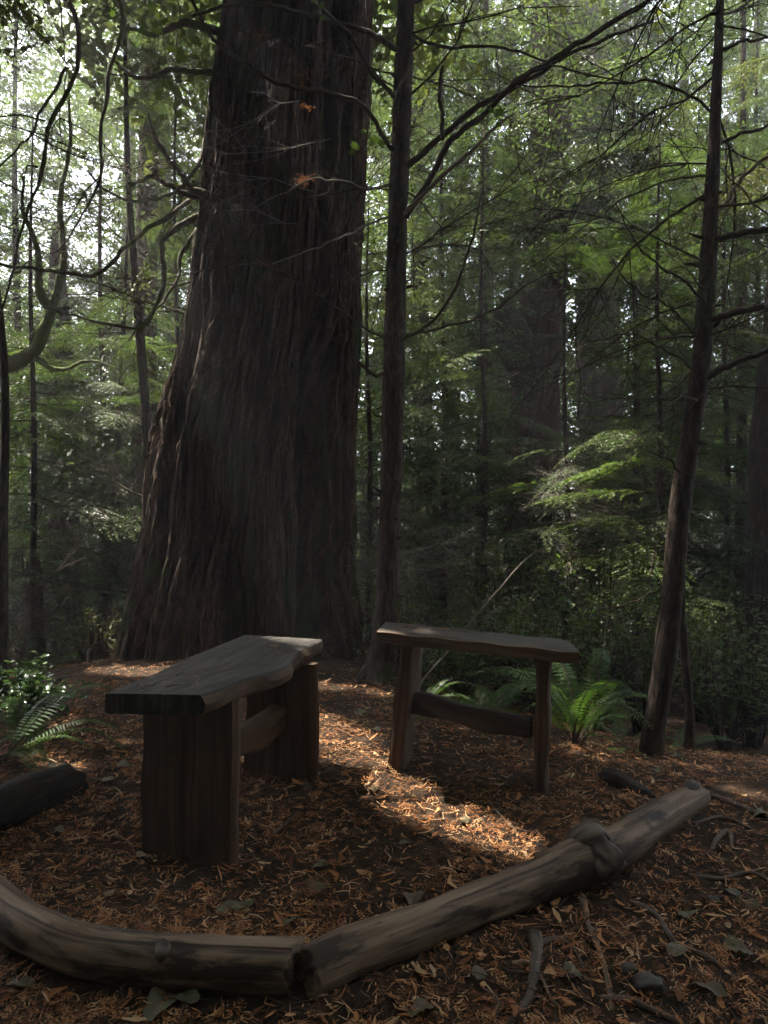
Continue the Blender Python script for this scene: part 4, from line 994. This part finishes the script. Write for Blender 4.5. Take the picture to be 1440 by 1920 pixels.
for k, (px, py, Yd, sz, lab) in enumerate([(1010, 1215, 4.7, .42, 'dim low shrub right behind the right bench seat'), (1205, 1190, 5.4, .5, 'shaded shrub left of the leaning tree base'), (1130, 1050, 6.1, .6, 'tall dim shrub below the bright hemlock boughs'),
        (940, 1075, 6.3, .6, 'tall dim shrub at the foot of the burled cedar'), (1310, 1120, 6.2, .6, 'dim shrub in the gap right of the leaning tree'), (775, 1150, 5.9, .5, 'dim shrub close right of the slim trunk base'), (1410, 1190, 5.4, .45, 'dim shrub at the foot of the dark cedar, right edge'), (170, 1215, 6.6, .5, 'dark shrub between the small rotten stump and the giant cedar')]):
    bush(px, py, Yd, sz, 1300, 'cedarleaf' if k % 2 else 'hemlock', .34, lab, 30+k, leng=.042, flat=.75)
for k, (px, py, Yd, lab) in enumerate([(110, 1150, 7.0, 'grey tangle of dead brush in the left background'), (815, 1120, 6.5, 'pale dead brush behind the right bench, left end'), (690, 1000, 7.5, 'tangle of dead twigs right of the giant cedar base'), (1200, 1010, 7.0, 'brown dead brush behind the leaning tree'), (120, 1240, 5.6, 'tangled dead twigs on the ground left of the giant cedar'), (640, 1130, 6.6, 'pale dead twigs between giant cedar base and slim trunk')]):
    c = P(px, py, Yd); root = thing('dead_brush', (c[0], Yd, gz(c[0], Yd)), lab, 'brush'); r = random.Random(k)
    for q in range(16):
        put(r.choice(BO['bare' if k % 2 == 0 else 'pale']), 'dead_branch', root, c+np.array([r.uniform(-.6, .6), r.uniform(-.4, .4), r.uniform(-.5, .3)]), r.uniform(0, 6.28), r.uniform(-.5, .7), r.uniform(.5, 1), r.uniform(0, 6), force=True)

# sprigs of lit maple leaves and snagged orange cedar sprays
def sprig(px, py, Yd, n, spread, label, seed, size=.04):
    r = np.random.default_rng(seed); c = P(px, py, Yd); root = thing('maple_sprig', c, label, 'leaves')
    mb = MB(); tube(mb, [c+[0, 0, .35], c+[.02, 0, .15], c-[0, 0, spread]], [.003, .002, .001], 4, 10); part('stem', mb, [M['twig']], root)
    for k in range(n):
        b0 = c+r.normal(0, spread*.5, 3)*[1, .5, 1]; a0 = r.uniform(0, 6.28); mb = MB()
        u_ = norm(np.array([math.cos(a0), r.uniform(-.4, .4), math.sin(a0)])); v_ = norm(np.cross(u_, [r.uniform(-.3, .3), 1, r.uniform(-.3, .3)]))
        s = size*r.uniform(.7, 1.2); ring = []
        for q in range(14):
            th_ = q/14*6.283; rad = s*(.55 if q % 2 else 1)*(.75+.25*math.cos(th_)); ring.append(b0+u_*math.cos(th_)*rad+v_*math.sin(th_)*rad)
        vv = np.vstack([[b0], ring]); mb.add(vv, None, [[0, q+1, (q+1) % 14+1] for q in range(14)])
        part('leaf', mb, [M['bright']], root, False)
sprig(295, 40, 4.2, 12, .16, 'cluster of sunlit green maple leaves at the top left', 1)
sprig(333, 112, 4.2, 5, .07, 'few bright yellow-green leaves hanging below the top left cluster', 2, .042)
sprig(303, 168, 4.2, 4, .06, 'small pale green leaf pair lowest beneath the top left cluster', 3, .035)
sprig(690, 275, 4.6, 6, .10, 'green leaves at the right edge of the giant cedar', 4)
sprig(930, 210, 4.3, 4, .07, 'lone green leaves among the branches right of the slim tree', 5, .04)
sprig(596, 8, 4.3, 3, .05, 'green leaves at the very top in front of the giant cedar', 6)
def snag(px, py, Yd, s, label, seed, n=9):
    r = np.random.default_rng(seed); c = P(px, py, Yd); mb = MB()
    for k in range(n):
        b0 = c+r.normal(0, s*.3, 3); d = norm(np.array([r.normal(), r.normal()*.4, r.normal()*.5-.2])); m_ = 8
        q = b0+d*np.linspace(0, s, m_)[:, None]
        for sg in (1, -1):
            sd = norm(np.cross(d, [0, 1., .2]))*sg
            leaflets(mb, q, norm(d*.7+sd+r.normal(0, .2, (m_, 3))), norm(np.cross(norm(d*.7+sd), r.normal(0, 1, (m_, 3)))), np.full(m_, s*.28)*r.uniform(.2, 1.2, m_), np.full(m_, s*.06), 0)
    tag(link('dead_cedar_spray', mb.mesh('dead_cedar_spray', [M['orange']], c, False), None, tuple(c)), label, 'dead spray')
snag(572, 335, 4.7, .045, 'largest orange dead spray caught on twigs before the giant cedar trunk', 1, 14)
snag(570, 140, 4.6, .05, 'orange dead spray slanting high on the giant cedar', 2)
snag(496, 497, 4.68, .04, 'small single orange spray hanging from a pale twig', 3, 5)
snag(492, 66, 4.5, .045, 'topmost orange spray in front of the giant cedar', 4, 6)
snag(575, 200, 4.6, .045, 'short dull orange spray between the two high ones', 5, 5)

# ---------------------------------------------------------------- litter
def in_view(n, ylo, yhi, r):
    Yd = ylo*(yhi/ylo)**r.random(n); x = Yd*r.uniform(-.58, .58, n); return x, Yd
def litter(name, n, ylo, yhi, seed, label, k=6, Lr=(.03, .085), wmax=.0026):
    r = np.random.default_rng(seed); x, y = in_view(n, ylo, yhi, r); dl0 = np.interp(x, LOGX, LOGY)-y
    keep = (fbm2(x*1.6+30, y*1.6+30, 3, 77) > .16+.22*r.random(n)) & (np.abs(np.interp(x, LOGX, LOGY)-y) > .05)
    keep &= ~((x > .3) & (dl0 > .05) & (r.random(n) < .5))
    keep &= ~((np.hypot((x+.55)/.42, (y-2.38)/.24) < r.uniform(.2, 1.3, n)) | (np.hypot((x-.35)/.5, (y-3.25)/.16) < r.uniform(0, 1.2, n)))
    dl_ = np.interp(x, LOGX, LOGY)-y; keep &= ~((dl_ > 0) & (dl_ < r.uniform(.02, .28, n)) & (x > -.3) & (x < 1.2))
    keep &= ~((x > -1.7) & (x < -.3) & (y > 5.4))
    x, y = x[keep], y[keep]; n = len(x)
    e = .02; z = ground(x, y); nx = -(ground(x+e, y)-z)/e; ny = -(ground(x, y+e)-z)/e
    nrm = norm(np.stack([nx, ny, np.ones(n)], -1)+r.normal(0, .16, (n, 3)))
    a = r.uniform(0, 6.28, n); d = norm(np.cross(nrm, np.stack([np.cos(a), np.sin(a), 0*a], -1))); s = np.cross(nrm, d)
    L = r.uniform(*Lr, n); base = np.stack([x, y, z+r.uniform(.001, .014, n)], -1)
    mb = MB(); rnv = np.clip(r.uniform(-.05, .95, n)+.3*(fbm2(x*2.5, y*2.5, 2, 5)-.45), 0.02, .98); thin = r.uniform(.25, 1, n)
    curl = r.normal(0, .5, n)
    for q in range(k+1):
        t_ = q/k
        c0 = base+d*(L*t_)[:, None]+s*(curl*L*t_*t_)[:, None]+nrm*(.12*L*t_*t_)[:, None]
        for sg in ((1, -1) if q < k else (0,)):
            ln = L*(.36*(1-t_)**.8+.10)*r.uniform(.3, 1.3, n)*np.where(r.random(n) < .2, .15, 1)*thin**abs(sg); dd = norm(d*.85+s*(sg*.8)+nrm*r.normal(0, .12, n)[:, None]); sd = np.cross(nrm, dd); wd = np.minimum(ln*.17, wmax)
            v = np.stack([c0, c0+dd*(ln*.5)[:, None]+sd*wd[:, None], c0+dd*ln[:, None], c0+dd*(ln*.5)[:, None]-sd*wd[:, None]], 1)
            mb.add(v.reshape(-1, 3), np.arange(n*4).reshape(-1, 4), None, 0, None, np.repeat(rnv, 4))
    # stalks
    v = np.stack([base-s*.0007, base+s*.0007, base+d*(L*.95)[:, None]+s*(curl*L*.9)[:, None]+nrm*(.1*L)[:, None]], 1)
    mb.add(v.reshape(-1, 3), None, np.arange(n*3).reshape(-1, 3), 0, None, np.repeat(rnv*.8, 3))
    return tag(link(name, mb.mesh(name, [M['litter']], None, False)), label, 'litter', None, 'stuff')
litter('needle_litter', 17000, 1.2, 3.4, 201, 'orange-brown dead cedar sprays covering the near ground')
litter('needle_litter', 13000, 3.4, 7, 202, 'brown dead cedar sprays on the ground towards the giant cedar', 3, (.05, .11), .005)
r = np.random.default_rng(19); n = 16000; x, y = in_view(n, 1.2, 5.0, r); keep = np.abs(np.interp(x, LOGX, LOGY)-y) > .05; x, y = x[keep], y[keep]; n = len(x)
a = r.uniform(0, 6.28, n); nr_ = norm(np.stack([r.normal(0, .3, n), r.normal(0, .3, n), np.ones(n)], -1)); d = norm(np.cross(nr_, np.stack([np.cos(a), np.sin(a), 0*a], -1))); sd = np.cross(nr_, d)
L = r.uniform(.012, .06, n)[:, None]; w_ = (r.uniform(.0008, .0035, n)*np.where(r.random(n) < .12, 3, 1))[:, None]; b0 = np.stack([x, y, ground(x, y)+r.uniform(.004, .018, n)], -1); cu = sd*r.normal(0, .25, n)[:, None]*L-nr_*L*r.uniform(-.1, .2, n)[:, None]
v = np.stack([b0-sd*w_*.5, b0+sd*w_*.5, b0+d*L*.5+cu*.6+sd*w_, b0+d*L*.5+cu*.6-sd*w_, b0+d*L+sd*w_*.3, b0+d*L-sd*w_*.3], 1); o_ = (np.arange(n)*6)[:, None]
mb = MB(); mb.add(v.reshape(-1, 3), np.vstack([o_+[0, 1, 2, 3], o_+[3, 2, 4, 5]]), None, 0, None, np.repeat(np.clip(r.beta(.9, 1.1, n), .02, .98), 6))
tag(link('bark_litter', mb.mesh('bark_litter', [M['litter']], None, False)), 'crumbled bark flakes and broken leaf bits on the ground', 'litter', None, 'stuff')
r = np.random.default_rng(9); mb = MB(); n = 1500; x, y = in_view(n, 1.2, 6, r)
for k in range(n):
    a = r.uniform(0, 6.28); L = r.uniform(.03, .16); p0 = np.array([x[k], y[k], gz(x[k], y[k])+.006]); d = np.array([math.cos(a), math.sin(a), 0]); b1 = p0+d*L*.5+np.array([r.normal(0, .01), r.normal(0, .01), .004]); p1 = p0+d*L; p1[2] = gz(p1[0], p1[1])+.006
    w_ = r.uniform(.0008, .0022); tube(mb, [p0, b1, p1], [w_, w_, w_*.5], 4, None, 0, cap=False)
tag(link('twig_litter', mb.mesh('twig_litter', [M['twig']])), 'thin broken twigs scattered through the needle litter', 'litter', None, 'stuff')

def leaf_obj(c, size, az, rnv, seed, tilt=.2, asp=.6):
    r = np.random.default_rng(seed); n = 22; th_ = np.linspace(0, 2*np.pi, n, endpoint=False)
    rad = size*(1+.10*np.sin(th_*3+seed)+.06*np.sin(th_*7+seed*2)+r.uniform(-.05, .05, n))
    ring = np.stack([np.cos(th_)*rad, np.sin(th_)*rad*asp, .35*size*np.sin(th_*2+seed)*.5+.1*size*r.normal(0, .5, n)], -1)
    v = np.vstack([[[0, 0, -.06*size]], ring*.5+[0, 0, .02*size], ring])
    rm = np.array(Matrix.Rotation(az, 3, 'Z') @ Matrix.Rotation(tilt, 3, 'X')); v = v@rm.T
    j = np.arange(n); j2 = (j+1) % n
    mb = MB(); mb.add(v, np.stack([1+j, 1+n+j, 1+n+j2, 1+j2], -1), np.stack([0*j, 1+j, 1+j2], -1), 0, None, rnv)
    return mb.mesh('fallen_leaf', [M['deadleaf']])
LEAVES = [(190, 1468, .045, .55, 'broad grey-green leaf beside the black charred log'), (232, 1440, .040, .60, 'pale leaf on the ground left of the left bench'), (450, 1705, .045, .52, 'grey-green leaf just above the curved pale log'),
 (415, 1715, .022, .65, 'small green leaf next to the grey-green one above the curved log'), (680, 1340, .045, .6, 'broad leaf behind the sunlit patch near the slim trunk'), (705, 1372, .028, .6, 'small pale leaf just left of the right bench leg'),
 (600, 1630, .032, .45, 'brown curled leaf in the middle of the clearing'), (595, 1670, .035, .3, 'dull brown leaf below the curled one in the clearing'), (700, 1485, .03, .9, 'tan folded leaf standing in the sunlit patch'),
 (270, 1612, .032, .95, 'yellowish leaf at the near leg of the left bench'), (208, 1682, .024, .95, 'pale crumpled leaf above the left log bend'), (40, 1855, .035, .5, 'leaf lying below the curved log at lower left'),
 (300, 1890, .055, .5, 'large dull green leaf at the bottom edge, left'), (350, 1880, .03, .6, 'smaller leaf overlapping the large one at the bottom'), (1075, 1830, .035, .55, 'green leaf between the two pale roots'),
 (1290, 1720, .036, .6, 'grey-green leaf right of the straight pale root'), (1380, 1785, .045, .5, 'broad dark leaf near the right edge, lower part'), (1270, 1790, .035, .45, 'dark leaf above the largest grey stone'),
 (1370, 1680, .03, .6, 'narrow green leaf at the right, beneath the hooked root'), (1425, 1530, .035, .7, 'pale leaf at the right edge beyond the log end'), (1400, 1700, .04, .35, 'brown leaf at the right edge, mid height'),
 (870, 1545, .025, .4, 'small leaf at the rim of the sunlit patch'), (760, 1588, .02, .6, 'tiny green leaf in the centre of the clearing'), (775, 1690, .04, .3, 'dull brown leaf above the middle of the long log'),
 (1110, 1555, .045, .3, 'flat brown leaf behind the knobbly fork'), (900, 1725+110, .03, .4, 'brown leaf in the dark below the long log'), (1230, 1450, .03, .6, 'leaf by the broken wood wedge'), (110, 1505+60, .03, .6, 'leaf in the litter below the charred log end'),
 (540, 1735, .035, .4, 'leaf tucked behind the gap between the two logs'), (60, 1420, .03, .55, 'leaf beneath the arching left fern'), (790, 1900, .035, .4, 'dark leaf at the bottom centre'), (1330, 1860, .04, .3, 'brown leaf at the lower right corner')]
for k, (px, py, s, rnv, lab) in enumerate(LEAVES):
    c = on_ground(px, py)+[0, 0, .016]; me = leaf_obj(c, s, k*1.7, rnv, k, random.uniform(-.25, .25), random.uniform(.5, .75))
    tag(link('fallen_leaf', me, None, tuple(c)), lab, 'leaf')
# debris on the left bench seat
for k, (px, py, s, lab) in enumerate([(512, 1211, .030, 'curled tan leaf on the far end of the left bench seat'), (350, 1261, .014, 'small brown fragment midway on the left bench seat'), (282, 1283, .018, 'brown scrap near the front of the left bench seat'), (438, 1242, .010, 'tiny scrap beyond the middle of the left bench seat')]):
    c = Gz(px, py, .536); tag(link('fallen_leaf', leaf_obj(c, s, k*1.3+.5, .95 if k == 0 else .8, 50+k, .3, .45), None, tuple(c)), lab, 'leaf')
for k, (a, b_, lab) in enumerate([((310, 1287), (356, 1283), 'fine twig lying along the front of the left bench seat'), ((330, 1265), (348, 1259), 'short twig stub in the middle of the left bench seat'), ((270, 1290), (262, 1284), 'chip of twig at the near edge of the left bench seat')]):
    p0, p1 = Gz(*a, .534), Gz(*b_, .534); root = thing('fallen_twig', p0, lab, 'twig'); mb = MB(); tube(mb, [p0, (p0+p1)/2+[0, 0, .004], p1], [.0025, .003, .001], 5, 8, 0, .3, 40, k); part('stem', mb, [M['paletwig']], root)
r = np.random.default_rng(77); mb = MB()
for k in range(60):
    t_ = r.uniform(.05, .45); q = A+(B_-A)*t_+(A2-A)*r.uniform(.15, .9)+[0, 0, .003]; a = r.uniform(0, 6.28); d = np.array([math.cos(a), math.sin(a), .05]); n = 6
    bq = q+d*np.linspace(0, .035, n)[:, None]; leaflets(mb, bq, norm(np.tile(d, (n, 1))+r.normal(0, .5, (n, 3))*[1, 1, .2]), norm(np.cross(np.tile(d, (n, 1)), [0, 0, 1.])), np.full(n, .014), np.full(n, .0018), 0)
mb.rn = [np.full(len(v_), .55) for v_ in mb.v]
m2 = MB()
for k in range(46):
    a_, b_ = r.random()**.8, r.uniform(.08, .92); q = (nl+(fl-nl)*a_)*(1-b_)+(nr+(fr-nr)*a_)*b_+[-.01, 0, .004]; a = r.uniform(0, 6.28); d = np.array([math.cos(a), math.sin(a), .03]); n = 5; L = r.uniform(.012, .04)
    bq = q+d*np.linspace(0, L, n)[:, None]; leaflets(m2, bq, norm(np.tile(d, (n, 1))+r.normal(0, .5, (n, 3))*[1, 1, .15]), norm(np.cross(np.tile(d, (n, 1)), [0, 0, 1.])), np.full(n, .011), np.full(n, .0016), 0)
m2.rn = [np.full(len(v_), r.uniform(.3, .8)) for v_ in m2.v]
tag(link('seat_litter', m2.mesh('seat_litter', [M['litter']], None, False)), 'needles and crumbs scattered over the left bench seat', 'litter', None, 'stuff')
tag(link('seat_litter', mb.mesh('seat_litter', [M['litter']], None, False)), 'dead cedar sprays lying on the right bench seat', 'litter', None, 'stuff')

# ---------------------------------------------------------------- misty air
HAZE = 0.0055
if HAZE:
    m = bpy.data.materials.new('misty_air'); m.use_nodes = True; t = m.node_tree; t.nodes.clear()
    out = t.nodes.new('ShaderNodeOutputMaterial'); pv = t.nodes.new('ShaderNodeVolumePrincipled')
    pv.inputs['Color'].default_value = (.92, .95, 1, 1); pv.inputs['Density'].default_value = HAZE; pv.inputs['Anisotropy'].default_value = .45
    t.links.new(pv.outputs[0], out.inputs['Volume'])
    x0, x1, y0, y1, z0, z1 = -65, 65, -45, 72, -6, 26
    mb = MB(); mb.add([(x, y, z) for x in (x0, x1) for y in (y0, y1) for z in (z0, z1)], [[0, 1, 3, 2], [4, 6, 7, 5], [0, 4, 5, 1], [2, 3, 7, 6], [0, 2, 6, 4], [1, 5, 7, 3]])
    hz = link('haze', mb.mesh('haze', [m], None, False)); tag(hz, 'thin sunlit forest mist', None, None, 'stuff')
